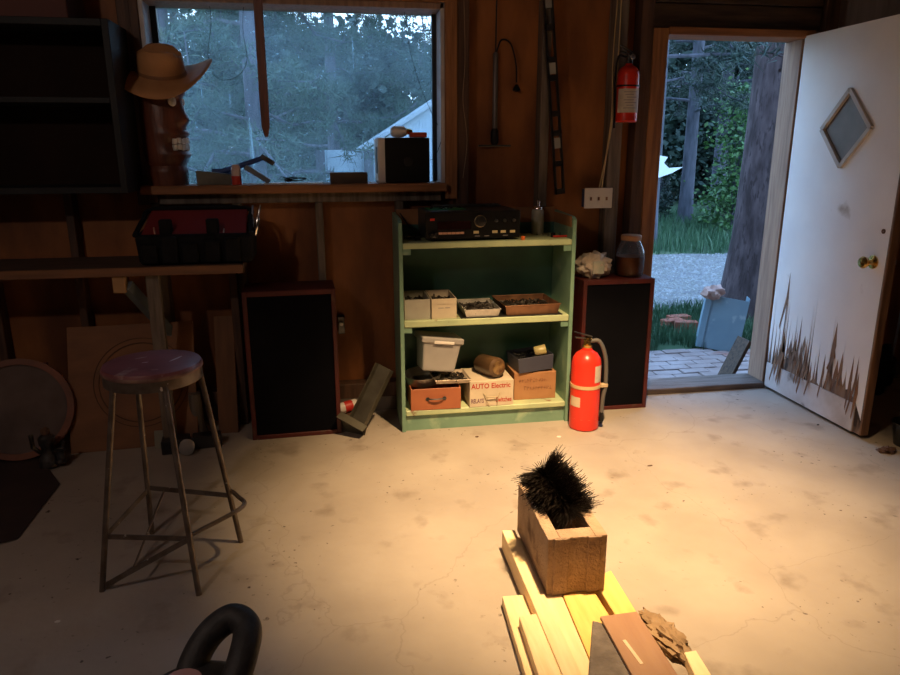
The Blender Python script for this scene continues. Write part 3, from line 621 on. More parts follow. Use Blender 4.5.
for row, (x0, x1) in enumerate(((-.09,.07),(-.06,.09))):
    x = x0
    while x < x1:
        z = .10-row*.045; hgt = rr.uniform(.016,.024); 
        s.bar((x,-.0008,z),(x+rr.uniform(-.004,.008),-.0008,z+hgt),.0012,.003,(0,1,0)); s.bar((x,-.0008,z+rr.uniform(0,hgt)),(x+.010,-.0008,z+rr.uniform(0,hgt)),.0012,.003,(0,1,0)); x += .016
obj('faded_handwriting', s, mat('brown_ink', (.20,.09,.045), .8), g_)
g_ = thing('navy_bin', 'dark navy plastic bin tilted on top of the cardboard box', 'bin', (-.765,-.29,Z+.162), (R(0),R(-4),R(6)))
obj('shell', MB().tray(-.095,.10,0,.17,0,.085,.003,.006), navy, g_, .002); bolts(g_, -.08,.08,.02,.15,.06,40,6,black,.02)
g2 = tag(obj('small_can', MB().lathe([(.001,0),(.026,0),(.028,.003),(.028,.06),(.026,.063),(.001,.063)],24,cap=False), mat('olive_label_can', (.34,.30,.12), .4, c2=(.24,.2,.1), sc=20), loc=(-.765,-.255,Z+.262), rot=(R(-20),R(75),R(-30))), 'small olive and silver can lying in the navy bin', 'can')
g_ = thing('metal_tray', 'pale shallow metal tray propped on the drawer box', 'tray', (-1.23,-.335,Z+.134), (0,R(2),R(3)))
obj('pan', MB().tray(-.09,.09,0,.17,0,.022,.002,.008), mat('tan_pan', (.5,.42,.34), .4, .5), g_, .001); bolts(g_, -.08,.08,.01,.15,.004,60,8)
g_ = thing('round_pan', 'grey round pan lying tilted at the left of the bottom shelf', 'pan', (-1.375,-.225,Z+.124), (R(4),R(-3),0))
obj('pan', MB().lathe([(.001,0),(.085,0),(.098,.045),(.102,.045),(.089,-.004),(.001,-.004)],36,cap=False), steel, g_)
g_ = thing('storage_tub', 'cloudy grey plastic tub with a lid, tilted above the drawer box', 'tub', (-1.30,-.31,Z+.192), (R(-3),R(8),R(6)))
t_ = MB(); vs=[]; 
for (hx, y0, y1, z) in ((.088,.012,.15,0),(.105,0,.165,.165)): vs += [(-hx,y0,z),(hx,y0,z),(hx,y1,z),(-hx,y1,z)]
t_.add(vs, [(3,2,1,0),(4,5,6,7)]+[(i,(i+1)%4,4+(i+1)%4,4+i) for i in range(4)]); obj('tub_body', t_, tubm, g_, .01, 3)
obj('lid', MB().box(-.115,.115,-.01,.175,.155,.188), tubm, g_, .008, 3); obj('latch', MB().box(-.05,.06,-.017,-.009,.155,.170), offwhite, g_, .002)
g_ = thing('gas_cylinder', 'amber brown cylindrical bottle lying with its round base forward', 'cylinder', (-.985,-.325,Z+.205), (R(84),0,R(22)))
obj('body', MB().lathe([(.03,-.004),(.040,0),(.052,.006),(.054,.02),(.054,.15),(.04,.175),(.015,.18)][::1],32, Matrix.Rotation(PI,4,'X') @ Matrix.Translation((0,0,.0)) ), bottlem, g_)
obj('base_disc', MB().lathe([(.036,.0),(.036,.006),(.012,.008)],24), mat('tan_base', (.40,.26,.11), .35, .5, c2=(.12,.06,.03), sc=30), g_)

# ------------------------------------------------------------------ speakers
def speaker(x0, x1, y0, h, dep, lab, rz=0):
    s = thing('floor_speaker', lab, 'speaker', ((x0+x1)/2, y0, 0), (0,0,rz), 'pair of floor speakers'); w2 = (x1-x0)/2; t = .022
    obj('cabinet', MB().box(-w2, w2, .022, dep, 0, h), redfrm, s, .003)
    f_ = MB().box(-w2, -w2+t, 0, .022, 0, h); f_.box(w2-t, w2, 0, .022, 0, h); f_.box(-w2+t, w2-t, 0, .022, 0, t); f_.box(-w2+t, w2-t, 0, .022, h-.026, h); obj('face_frame', f_, redfrm, s, .002)
    obj('grille_cloth', MB().box(-w2+t, w2-t, .008, .022, t, h-.026), grille, s); return s
speaker(-2.275, -1.822, -.315, .777, .25, 'red edged black speaker cabinet standing left of the chute under the window', R(2.2))
sp_ = speaker(-.49, -.078, -.225, .757, .21, 'red edged black speaker cabinet standing by the doorway under the jar', R(0))
# jar
j = thing('glass_jar', 'large glass jar half full of brown liquid on the right speaker', 'jar', (-.185, -.115, .757))
prof = [(.050,0),(.074,.006),(.079,.03),(.080,.11),(.076,.145),(.058,.185),(.050,.195),(.050,.215)]
obj('glass_body', MB().lathe(prof, 36, cap=False), jarglass, j)
obj('brown_contents', MB().lathe([(.001,.003),(.070,.008),(.0765,.03),(.0775,.112),(.001,.112)], 36, cap=False), jarliq, j)
obj('lid', MB().lathe([(.001,.200),(.056,.200),(.056,.226),(.052,.230),(.001,.230)], 36, cap=False), jarlid, j)
# plastic bag
pb = MB(); rr = random.Random(4); pb.blob((0,0,0), .085, (1.08,.75,.80), 22, .42, 3.0)
pbg = thing('plastic_bag', 'crumpled translucent plastic bag beside the jar on the right speaker', 'bag', (-.405, -.135, .757))
obj('bag_body', T(pb, (0,0,-.068)), bagplas, pbg)
obj('packet', MB().box(-.03,.035,-.075,-.06,.03,.10), mat('printed_packet', (.50,.46,.38), .5, c2=(.32,.36,.32), sc=16), pbg, .004)
# extinguishers
def extinguisher(loc, r, h, lab, floor=True):
    e = thing('fire_extinguisher', lab, 'fire extinguisher', loc, (0,0,0), 'red fire extinguishers')
    obj('cylinder', MB().lathe([(r*.9,0),(r,.006),(r,h*.80),(r*.93,h*.86),(r*.72,h*.92),(r*.35,h*.96),(r*.30,h)],40), redp, e)
    z = h
    obj('valve', MB().lathe([(r*.32,z-.004),(r*.34,z+.010),(r*.24,z+.014),(r*.22,z+.035),(r*.30,z+.037),(r*.26,z+.05)],20), brass if floor else blackm, e)
    hd = MB(); hd.bar((-r*.9,-.01,z+.055),(r*.25,0,z+.040),.02,.006); hd.bar((-r*1.0,-.01,z+.085),(r*.3,0,z+.052),.02,.006); obj('handle', hd, blackm if not floor else greasem, e, .002)
    if floor:
        hp = spline([(r*.15,-.005,z+.03),(r*.75,-.02,z+.028),(r*1.18,-.03,z-.06),(r*1.28,-.03,z-.2),(r*1.15,-.03,z-.28),(r*1.1,-.03,z-.36)],8)
        obj('hose', MB().tube(hp, [.011]*len(hp), 10), mat('grey_hose', (.10,.095,.09), .6), e); obj('nozzle', MB().lathe([(.014,0),(.011,.05)],12,Matrix.Translation((r*1.1,-.03,z-.41))), black, e)
        obj('strap', MB().lathe([(r+.0005,h*.52),(r+.003,h*.52),(r+.003,h*.56),(r+.0005,h*.56)],36,cap=False), mat('tan_strap', (.60,.42,.22), .5), e); obj('hose_clip', MB().box(r*.9,r*1.4,-.045,-.02,h*.515,h*.56), mat('tan_clip', (.5,.38,.24), .5), e, .003)
    else:
        hp = spline([(-r*.3,-.0,z+.03),(-r*1.1,-.01,z+.03),(-r*1.3,-.01,z-.05),(-r*1.15,0,z-.25),(-r*1.1,0,z-.33)],8); obj('hose', MB().tube(hp, .006, 8), black, e)
        obj('gauge', MB().lathe([(.013,0),(.014,.004),(.011,.006)],16,Matrix.Translation((.012,-r*.25,z+.03)) @ Matrix.Rotation(PI/2,4,'X')), steel, e)
        obj('strap', MB().lathe([(r+.0005,h*.60),(r+.003,h*.60),(r+.003,h*.625),(r+.0005,h*.625)],36,cap=False), black, e)
    def wrap(name, a0, a1, z0, z1, m, k=.0012):
        v = []; f2 = []; n = 12
        for i in range(n+1):
            a_ = a0+(a1-a0)*i/n; x, y = math.cos(a_), math.sin(a_); v += [(x*(r+k), y*(r+k), z0), (x*(r+k), y*(r+k), z1)]
        for i in range(n): f2.append((2*i,2*i+2,2*i+3,2*i+1))
        return obj(name, MB().add(v, f2, True), m, e)
    if floor:
        wrap('side_label', R(-75), R(-38), h*.60, h*.80, label); wrap('square_label', R(-175), R(-128), h*.30, h*.42, mat('yellowed_label', (.62,.50,.36), .7)); wrap('band', 0, 2*PI, h*.145, h*.15, mat('pale_line', (.65,.12,.06), .4))
    else:
        wrap('paper_label', R(-165), R(-15), h*.16, h*.56, label)
        for i in range(7): wrap('printed_line', R(-130+8*(i%3)), R(-60-9*((i*2)%4)), h*(.50-.045*i), h*(.513-.045*i), greyink, .002)
    return e
extinguisher((-.535, -.44, 0), .078, .45, 'tall red fire extinguisher standing on the floor beside the bookcase')
q = atY(626, 122, -.07); we = extinguisher((q.x, -.065, 1.585), .058, .30, 'red fire extinguisher hung on the wall beside the door frame', False)
obj('bracket', MB().box(-.02,.02,.05,.075,.05,.28), blackm, we)
# switch plate
q = atY(598, 198, 0); sw = thing('light_switch', 'white triple light switch plate on the wall by the door', 'light switch', (q.x, .0, q.z))
obj('plate', MB().box(-.082,.082,-.008,0,-.056,.056), offwhite, sw, .003, 2)
for x in (-.046, 0, .046): obj('toggle', MB().box(x-.004,x+.004,-.018,-.008,-.012,.006), mat('brown_toggle', (.25,.12,.08), .5), sw)
obj('box', MB().box(-.078,.09,0,.045,-.05,.05), mat('blue_box', (.03,.06,.16), .5), sw)
# cable along stud
cbm = MB(); q0 = atY(618,0,-.01); cbm.tube(spline([(q0.x+.0,-.008,2.25),atY(613,60,-.008),atY(612,110,-.008),atY(607,150,-.008),(-.33,-.008,1.24)],8), .004, 6); cbm.tube(spline([(q0.x+.02,-.008,2.25),atY(618,60,-.008),atY(611,130,-.008),(-.345,-.008,1.24)],8), .004, 6)
tag(obj('yellow_cable', cbm, beige), 'pale yellow cable running down to the light switch', 'cable')
# spirit level
a = atY(547, -12, -.02); b_ = atY(560, 194, -.02); lv = thing('spirit_level', 'long black spirit level hanging on the stud between plywood panels', 'spirit level', (0,0,0))
d_ = (b_-a).normalized(); L_ = (b_-a).length; ang = math.atan2(d_.x, -d_.z)
Ml = Matrix.Translation(a) @ Matrix.Rotation(-ang, 4, 'Y'); s = MB(); w2 = .027
s.box(-w2, -w2+.010, -.012, .012, -L_, 0, Ml); s.box(w2-.010, w2, -.012, .012, -L_, 0, Ml); 
for z in (0,-.17,-.33,-.42,-.60,-.70,-.86,-L_+.03): s.box(-w2, w2, -.012, .012, z-.03, z, Ml)
obj('frame', s, blackm, lv, .001)
for z in (-.05, -.37, -.75): obj('vial', MB().box(-.017,.017,-.010,.006,z-.045,z+.01,Ml), mat('vial_%d' % int(-z*100), (.35,.34,.30), .3), lv)
# hand pump hung on the wall
a = atY(496, 48, .05); pm = thing('trouble_lamp', 'grey tube shaped work lamp with a hooked cord hanging on the plywood', 'work lamp', (a.x, .055, 1.50))
obj('tube', MB().lathe([(.013,.05),(.014,.055),(.014,.43),(.009,.44)],16), mat('grey_tube', (.16,.15,.15), .4, .5), pm); obj('grip', MB().lathe([(.014,-.03),(.022,-.02),(.022,.04),(.014,.055)],16), black, pm)
obj('cross_bar', MB().tube([(-.09,0,-.035),(.09,0,-.035)], .005, 8), blackm, pm); obj('cord', MB().tube([(0,0,.43),(.002,0,.8)], .004, 8), black, pm)
obj('hook_cable', MB().tube(spline([(0.003,0,.44),(.03,-.005,.50),(.08,-.005,.48),(.11,-.005,.38),(.115,-.005,.29)],8), .0045, 8), black, pm); obj('plug', MB().lathe([(.006,.28),(.018,.262),(.022,.25),(.010,.244)],12,Matrix.Translation((.115,-.005,0))), black, pm)
# thin wire on stud
q = [atY(464,0,-.006), atY(465,60,-.006), atY(463,100,-.006), atY(467,140,-.006), atY(463,178,-.006)]
tag(obj('thin_cord', MB().tube(spline(q,8), .0018, 6), mat('tan_cord', (.32,.22,.13), .6)), 'thin tan cord hanging down beside the window casing', 'cord')

# ------------------------------------------------------------------ window sill things
ZS = 1.275
# carved figure
tk = thing('tiki_carving', 'dark carved wooden totem head with white teeth standing on the sill', 'carving', (-2.628, .03, ZS), (0,0,R(8)))
prof = []
b = MB(); n = 40; H = .535; rows = 50; vs = []; fs = []
def tr_(a, z):   # radius with brow, nose, cheeks and lips facing +x -y
    r0 = .094+.012*math.sin(z*6); d = math.atan2(math.sin(a-R(-32)), math.cos(a-R(-32))); g = math.exp(-(d/.32)**2); w_ = math.exp(-(d/.75)**2)
    r = r0 + .026*w_*math.exp(-((z-.445)/.025)**2)                      # brow
    r -= .018*w_*math.exp(-((z-.400)/.022)**2)*(1-g)                     # eye socket
    r += .040*g*math.exp(-((z-.315)/.035)**2) + .016*g*math.exp(-((z-.375)/.04)**2)   # nose
    r += .026*w_*math.exp(-((z-.250)/.014)**2) + .028*w_*math.exp(-((z-.150)/.016)**2)   # lips
    r -= .014*w_*math.exp(-((z-.20)/.022)**2); r -= .010*math.exp(-((z-.095)/.012)**2)
    return r
for i in range(rows+1):
    z = H*i/rows
    for k in range(n): a_ = 2*PI*k/n; r = tr_(a_, z); vs.append((r*math.cos(a_), r*math.sin(a_), z))
for i in range(rows):
    for k in range(n): fs.append((i*n+k, i*n+(k+1)%n, (i+1)*n+(k+1)%n, (i+1)*n+k))
fs += [tuple(range(n-1,-1,-1)), tuple(range(rows*n,(rows+1)*n))]
obj('figure', MB().add(vs, fs, True), tikim, tk)
s = MB()
for row, z0 in ((0,.212),(1,.182)):
    for k in range(6):
        a_ = R(-32)+(-.52+.21*k); r = .108; z = z0+(.004 if k % 2 else 0); M = Matrix.Translation((r*math.cos(a_), r*math.sin(a_), z)) @ Matrix.Rotation(a_,4,'Z'); s.box(-.012,.008,-.0095,.0095,-.013,.014,M)
obj('teeth', s, whitepaint, tk, .002)
for sg in (-1, 1):
    a_ = R(-34)+sg*.36; obj('eye', MB().blob((.094*math.cos(a_), .094*math.sin(a_), .400), .026, (.8,.8,1.0), 10), whitepaint, tk)
# hat
q = atY(164, 62, .03); ht = thing('straw_hat', 'tan wide brimmed felt hat resting on the carved head', 'hat', (-2.60, -.01, 1.80), (R(26), R(3), R(0)))
vs = []; fs = []; n = 48; ring = []
pr_ = [(.235,.0),(.185,.0),(.14,.0),(.115,.005),(.110,.02),(.106,.06),(.100,.10),(.078,.125),(.055,.130),(.03,.118),(.002,.112)]
for (r, z) in pr_:
    for k in range(n):
        a_ = 2*PI*k/n; rr_ = r*(1+.0*math.cos(2*a_)); zz = z
        if r > .1: t = (r-.1)/.1; zz += t*t*(.035*abs(math.cos(a_))**2.2*(1.3 if math.cos(a_) > 0 else .5) - .02*abs(math.sin(a_))**2)
        if z > .1: zz -= .03*math.exp(-(r*math.sin(a_)/.03)**2)
        vs.append((rr_*math.cos(a_), rr_*.88*math.sin(a_), zz))
for i in range(len(pr_)-1):
    for k in range(n): fs.append((i*n+k, i*n+(k+1)%n, (i+1)*n+(k+1)%n, (i+1)*n+k))
fs.append(tuple(range((len(pr_)-1)*n, len(pr_)*n)))
ho = obj('hat_body', MB().add(vs, fs, True), strawm, ht); so = ho.modifiers.new('solid','SOLIDIFY'); so.thickness = .004
obj('hat_band', MB().lathe([(.1135,.008),(.1135,.02),(.1105,.026)],40,Matrix.Diagonal((1,.88,1,1)),cap=False), mat('hat_band', (.26,.12,.05), .6), ht)
# stick hanging in front of the window
a = atY(257,-12,-.05); b_ = atY(266,137,-.05); st = MB(); dd = (b_-a); 
Mx = Matrix.Translation(a) @ Matrix.Rotation(-math.atan2(dd.x,-dd.z),4,'Y'); L_ = dd.length
st.prism([(-.021,0),(.021,0),(.023,-L_*.7),(.022,-L_*.93),(.010,-L_),(-.006,-L_),(-.018,-L_*.93),(-.021,-L_*.7)][::-1], -.006, .006, Mx)
tag(obj('wooden_stick', st, tikim, bev=.003), 'long flat dark wooden stick hanging point down in front of the window', 'stick')
# thin wires across the glass
def wire(name, pts, m, lab, r=.0016, y=.10):
    return tag(obj(name, MB().tube(spline([atY(px,py,y) for px,py in pts],8), r, 6), m), lab, 'wire', 'thin wires hanging in the window')
wire('hanging_wire', [(208,-6),(211,22),(208,50),(209,62)], black, 'thin black wire hanging down to the hat brim in the window')
wire('hanging_wire', [(244,-6),(243,30),(247,60),(238,76),(222,80),(212,73)], black, 'thin black wire looping across the glass left of the stick')
wire('hanging_wire', [(404,-6),(405,18),(410,50),(420,85),(434,118),(440,128)], black, 'thin black wire sagging to the right edge of the window')
wire('hanging_wire', [(444,133),(438,150),(434,158),(430,160)], black, 'short tangled black wire right of the cube speaker', y=.0)
# cube speaker
cs = thing('cube_speaker', 'black faced cube speaker with a white shell on the window sill', 'speaker', (-1.4245, .03, ZS), (0,0,R(3)))
obj('shell', MB().box(-.150,.118,-.045,.10,0,.232), offwhite, cs, .012, 3); obj('front', MB().box(-.112,.124,-.054,-.044,.003,.231), black, cs, .004); obj('emblem', MB().lathe([(.024,0),(.024,.002),(.020,.003)],24,Matrix.Translation((.01,-.054,.11)) @ Matrix.Rotation(PI/2,4,'X')), blackm, cs)
obj('side_slot', MB().box(-.152,-.1495,-.03,.03,.05,.185), black, cs)
lb_ = thing('light_bulb', 'white spiral style light bulb lying on top of the cube speaker', 'light bulb', (-1.50, .02, ZS+.232+.030), (0,R(90),R(4)))
obj('globe', MB().lathe([(.004,0),(.020,.004),(.029,.018),(.030,.05),(.027,.07),(.020,.082)],24), offwhite, lb_); obj('screw_base', MB().lathe([(.020,.080),(.022,.084),(.016,.088),(.014,.11),(.006,.118)],16), brass, lb_)
tag(obj('red_block', MB().box(-.045,.045,-.02,.02,0,.026), mat('red_wood', (.5,.06,.03), .5), bev=.003, loc=(-1.355,.01,ZS+.2325)), 'small red block on the right of the cube speaker top', 'block')
# sill clutter
q = atY(215,181,.02); tag(obj('grey_box', MB().prism([(-.085,0),(.085,0),(.085,.05),(.0,.062),(-.085,.072)],-.03,.03), oldmet, bev=.002, loc=(q.x,.02,ZS)), 'dark grey metal box on the sill beside the carving', 'box')
q = atY(237,181,0); g_ = thing('glue_tube', 'small red and white container standing on the sill', 'container', (q.x,-.01,ZS)); obj('red_bottom', MB().lathe([(.022,0),(.024,.002),(.024,.044)],20), mat('bright_red', (.60,.04,.02), .5), g_); obj('white_top', MB().lathe([(.024,.044),(.024,.060),(.022,.085),(.016,.10)],20), mat('pinkish_white', (.62,.46,.42), .5), g_)
hm = thing('hammer', 'hammer with a dark blue handle lying across the sill', 'hammer', (0,0,0)); a = atY(222,172,.06); b_ = atY(263,158,.06)
obj('handle', MB().tube([a-Vector((.05,0,-.005)),a,a.lerp(b_,.5),b_],[.014,.017,.014,.013],10), bluep, hm); obj('head', MB().bar(b_+Vector((-.01,0,.010)), b_+Vector((.055,0,-.03)), .028,.026), greasem, hm, .003)
obj('support_rag', MB().blob((a.x+.03,.06,ZS+.028),.028,(1.5,1,1),10,.4,3), bluep, hm)
q = atY(258,178,.02); tag(obj('sanding_block', MB().box(-.07,.07,-.03,.03,-.013,.013), mat('bluish_grey', (.16,.19,.24), .5), bev=.003, loc=(q.x,.02,ZS+.05), rot=(0,R(33),0)), 'grey block leaning on the sill under the hammer head', 'block')
q = atY(295,181,.02); tag(obj('paper_sheet', MB().box(-.155,.14,-.06,.06,0,.006), mat('white_paper', (.80,.82,.85), .6), loc=(q.x,.04,ZS), rot=(0,0,R(1))), 'white sheet lying flat on the sill in the middle of the window', 'paper')
w_ = MB(); rr = random.Random(8)
for i in range(4): w_.tube(spline([(q.x-.02+rr.uniform(-.06,.08), .02+rr.uniform(-.04,.04), ZS+.009+rr.uniform(0,.03)) for _ in range(6)],6), .0018, 6)
w_.blob((q.x-.03,.02,ZS+.020),.014,(1.3,1,.8),8); tag(obj('earphone_wire', w_, black), 'tangled black wire on the white sheet on the sill', 'wire')
q = atY(349,182,.0); tag(obj('small_brown_box', MB().box(-.097,.097,-.03,.05,0,.057), mat('dull_brown_box', (.10,.065,.05), .7, c2=(.06,.04,.03), sc=12), bev=.002, loc=(q.x,.0,ZS)), 'low dark brown box on the sill left of the cube speaker', 'box')

# ------------------------------------------------------------------ left side
# black wall cabinet
cbn = thing('wall_cabinet', 'black open shelf cabinet mounted on the wall at the far left', 'cabinet', (-3.45, -.30, 1.255))
s = MB().box(.675,.705,0,.30,0,.745); obj('side_panel', s, darkcab, cbn, .002); obj('side_panel', MB().box(-.78,-.75,0,.30,0,.745), darkcab, cbn, .002)
obj('shelf', MB().box(-.75,.675,0,.29,-.0,.03), darkcab, cbn, .002); obj('shelf', MB().box(-.75,.675,0,.29,.395,.42), darkcab, cbn, .002); obj('shelf', MB().box(-.75,.675,0,.29,.715,.745), darkcab, cbn, .002); obj('back_panel', MB().box(-.75,.675,.285,.298,.0,.745), cabin, cbn)
q = atY(30,14,-.1); tag(obj('storage_box', MB().box(-.22,.20,-.14,.12,0,.20), mat('dull_red_box', (.10,.028,.02), .7), bev=.003, loc=(q.x,-.1,2.001)), 'dull red box on top of the black wall cabinet', 'box')
# bench
bn = thing('workbench', 'long wooden workbench top along the wall left of the speaker', 'workbench', (-3.4,-.42,0))
ZB = .927; obj('bench_top', MB().box(-1.15,1.15,.02,.40,ZB-.035,ZB), benchtop, bn, .003); obj('front_edge', MB().box(-1.15,1.155,0,.02,ZB-.04,ZB), benchw, bn, .002)
obj('bench_leg', MB().box(.705,.765,.04,.08,0,ZB-.035), greystud, bn, .003)
obj('bench_leg', MB().box(1.04,1.08,.33,.39,.165*0+.0,ZB-.035), studm, bn, .003)
obj('bench_leg', MB().box(-1.1,-1.04,.04,.08,0,ZB-.035), studm, bn, .003)
obj('brace', MB().bar((.62,.05,ZB-.09),(.73,.36,ZB-.42),.04,.05), mat('grey_brace', (.13,.16,.18), .7), bn); obj('brace_block', MB().box(.565,.62,.02,.09,ZB-.12,ZB-.037), mat('pale_block', (.38,.22,.10), .7), bn, .003)
# tool bag
bgx = -2.46; tb_ = thing('tool_bag', 'open black and red fabric tool bag sitting on the workbench', 'tool bag', (bgx, -.25, ZB))
hw_ = .255
s = MB(); vs = [(-hw_,-.12,0),(hw_,-.12,0),(hw_,.12,0),(-hw_,.12,0),(-hw_-.01,-.13,.14),(hw_+.01,-.13,.14),(hw_+.01,.13,.17),(-hw_-.01,.13,.17)]
s.add(vs,[(3,2,1,0),(0,1,5,4),(1,2,6,5),(2,3,7,6),(3,0,4,7),(4,5,6,7)]); obj('bag_body', s, bagblk, tb_, .02, 3)
obj('red_lining', MB().add([(-hw_+.02,-.11,.141),(hw_-.02,-.11,.141),(hw_-.03,.10,.235),(-hw_+.03,.10,.235),(-hw_+.02,.12,.14),(hw_-.02,.12,.14)],[(0,1,2,3),(3,2,5,4)]), bagred, tb_)
obj('rim', MB().tube(spline([(-hw_-.005,-.12,.14),(-hw_+.01,.0,.20),(-hw_+.03,.11,.238),(0,.115,.245),(hw_-.03,.11,.238),(hw_-.01,0,.20),(hw_+.005,-.12,.14)],6), .012, 8), bagblk, tb_)
for x in (-.20,-.11,-.02,.02+.06,.17): obj('outer_pocket', MB().box(x-.035,x+.035,-.148,-.122,.01,.115+.02*math.sin(x*40)), bagblk, tb_, .008, 2)
for x in (-.12,.09): obj('inner_divider', BX(x-.035,x+.02,-.112,-.07,.13,.21), bagblk, tb_, .006)
def tool(name, x, y, z0, z1, r, m, lab, tilt=0, cat='tool'):
    return tag(obj(name, MB().lathe([(r*.6,0),(r,.01),(r*.9,(z1-z0)*.55),(r*.5,(z1-z0)*.6),(r*.4,z1-z0)],12), m, loc=(bgx+x,-.25+y,ZB+z0), rot=(0,R(tilt),0)), lab, cat, 'tools in the tool bag')
tool('screwdriver', .265,-.02,.12,.27,.012, chrome, 'bright metal tool sticking out of the right end of the tool bag', 14)
tool('chisel', .245,.03,.12,.26,.010, mat('bluish_handle', (.2,.25,.4), .4), 'blue tipped tool beside the bright one in the tool bag', 6)
tool('pliers', -.17,-.10,.08,.175,.010, mat('copper_handle', (.4,.2,.14), .4), 'copper coloured tool end in the left of the tool bag', -5)
tool('marker', .12,-.10,.08,.165,.008, steel, 'small pale tool end in the right pocket of the tool bag', 10)
tag(obj('ear_plug', MB().blob((0,0,0),.016,(1.2,1,.8),8,.3), whitepaint, loc=(-2.70,-.012,1.135)), 'small white cap hooked on the stud above the tool bag', 'cap')
# leaning plywood
A = Vector((-3.145,-.34,0)); Bv = Vector((-2.545,-.30,0)); hh_ = .60; rx = math.atan2(.26,.6)
lp = thing('plywood_sheet', 'square plywood sheet with a round cut mark leaning under the workbench', 'plywood', A, (-R(21),0,math.atan2(Bv.y-A.y,Bv.x-A.x)))
obj('board', MB().box(0,.60,0,.018,0,.63), lightp, lp, .002)
obj('circular_mark', MB().tube(arc((.34,-.0005,.33),.20,0,2*PI,48,'xz')[:-1], .0035, 6, closed=True), mat('dark_mark', (.10,.045,.02), .8), lp)
obj('circular_mark', MB().tube(arc((.34,-.0005,.33),.225,0,2*PI,48,'xz')[:-1], .0025, 6, closed=True), MATS['dark_mark'], lp)
# round wooden wheels on the far left
wl_ = thing('wooden_disc', 'round wooden disc with a reddish rim leaning at the far left', 'disc', (-3.36,-.30,.235), (R(-20),0,R(8)))
Mx = Matrix.Rotation(PI/2,4,'X')
obj('disc_face', MB().lathe([(.001,-.012),(.225,-.012),(.225,.012),(.001,.012)],56,Mx,cap=False), mat('dusty_disc', (.15,.11,.10), .8, c2=(.09,.065,.06), sc=5), wl_)
obj('disc_rim', MB().lathe([(.215,-.02),(.245,-.02),(.245,.025),(.215,.025),(.215,-.02)],56,Mx,cap=False), mat('rim_brown', (.22,.07,.035), .6, c2=(.12,.05,.03), sc=9), wl_)
tag(obj('wooden_sheet', MB().box(-.35,.25,0,.02,0,.38), mat('dark_red_panel', (.12,.03,.025), .7), bev=.002, loc=(-3.55,-.13,.02), rot=(R(-12),0,R(2))), 'dark red sheet of wood leaning behind the round wooden disc', 'panel')
# carburettor like metal part
cm = thing('metal_part', 'greasy upright metal engine part on the floor beside the plywood', 'engine part', (-3.19,-.475,0))
obj('housing', MB().lathe([(.03,0),(.045,.01),(.04,.05),(.028,.07),(.028,.11),(.036,.12),(.036,.15),(.02,.165)],20), greasem, cm); obj('side_port', MB().lathe([(.02,0),(.028,.01),(.018,.02),(.018,.06),(.03,.07)],16,Matrix.Translation((.055,-.01,.02))), greasem, cm)
obj('top_knob', MB().lathe([(.012,.16),(.02,.17),(.018,.19),(.006,.20)],14), rustm, cm); s = MB().tube([(.02,0,.08),(.07,-.01,.10),(.075,-.01,.13)],.008,8); s.tube([(-.02,0,.06),(-.055,-.02,.11),(-.06,-.01,.17)],.01,8); obj('pipe', s, greasem, cm)
s = thing('metal_part', 'bright edged metal part on the floor at the left edge', 'engine part', (-3.49,-.33,0)); obj('housing', MB().lathe([(.04,0),(.05,.01),(.045,.04),(.02,.06),(.02,.09)],16), greasem, s); obj('lever', MB().bar((0,0,.05),(.10,-.03,.08),.02,.01), steel, s)
tag(obj('floor_mat', MB().add([(*atZ(-60,560,.004)[:2],.006),(*atZ(18,540,.0)[:2],.006),(*atZ(60,485,.0)[:2],.006),(*atZ(48,468,.0)[:2],.006),(-3.3,-.12,.006),(-4.2,-.12,.006)],[(0,1,2,3,4,5)]), matdark), 'dark reddish rubber mat lying on the floor at the far left', 'mat')
# jack and post under stool
jk = thing('floor_jack', 'dark metal block with a silver ribbed cylinder on the floor behind the stool', 'metal block', (-2.62,-.40,0), (0,0,R(6)))
obj('base', MB().box(-.08,.05,-.03,.06,0,.07), blackm, jk, .004); obj('ribbed_cylinder', MB().lathe([(.034,0),(.036,.004),(.030,.010),(.036,.016),(.030,.022),(.036,.028),(.030,.034),(.036,.04),(.02,.045)],20,Matrix.Translation((.04,-.03,.04)) @ Matrix.Rotation(PI/2,4,'X')), mat('silver_ribbed', (.5,.53,.56), .3, .8), jk)
obj('side_block', MB().box(.06,.20,0,.07,0,.065), blackm, jk, .004)
bt = tag(obj('wooden_post', MB().lathe([(.05,.0),(.055,.02),(.042,.06),(.034,.12),(.030,.24)],12), greystud, loc=(-2.56,-.22,0)), 'short flared grey wooden post standing behind the stool', 'post')
tag(obj('pale_tile', MB().box(-.05,.05,0,.01,0,.09), mat('pale_green_tile', (.26,.25,.19), .6), bev=.002, loc=(-2.70,-.345,0), rot=(R(-12),0,0)), 'small pale tile leaning on the floor below the plywood sheet', 'tile')
# dark board leaning right of bench leg
tag(obj('leaning_plank', MB().box(-.05,.05,0,.02,0,.62), mat('brown_plank', (.20,.09,.04), .7, c2=(.13,.06,.03), sc=5, st=(6,6,.6)), bev=.002, loc=(-2.41,-.20,0), rot=(R(-14),0,0)), 'narrow brown plank leaning against the wall behind the stool', 'plank')

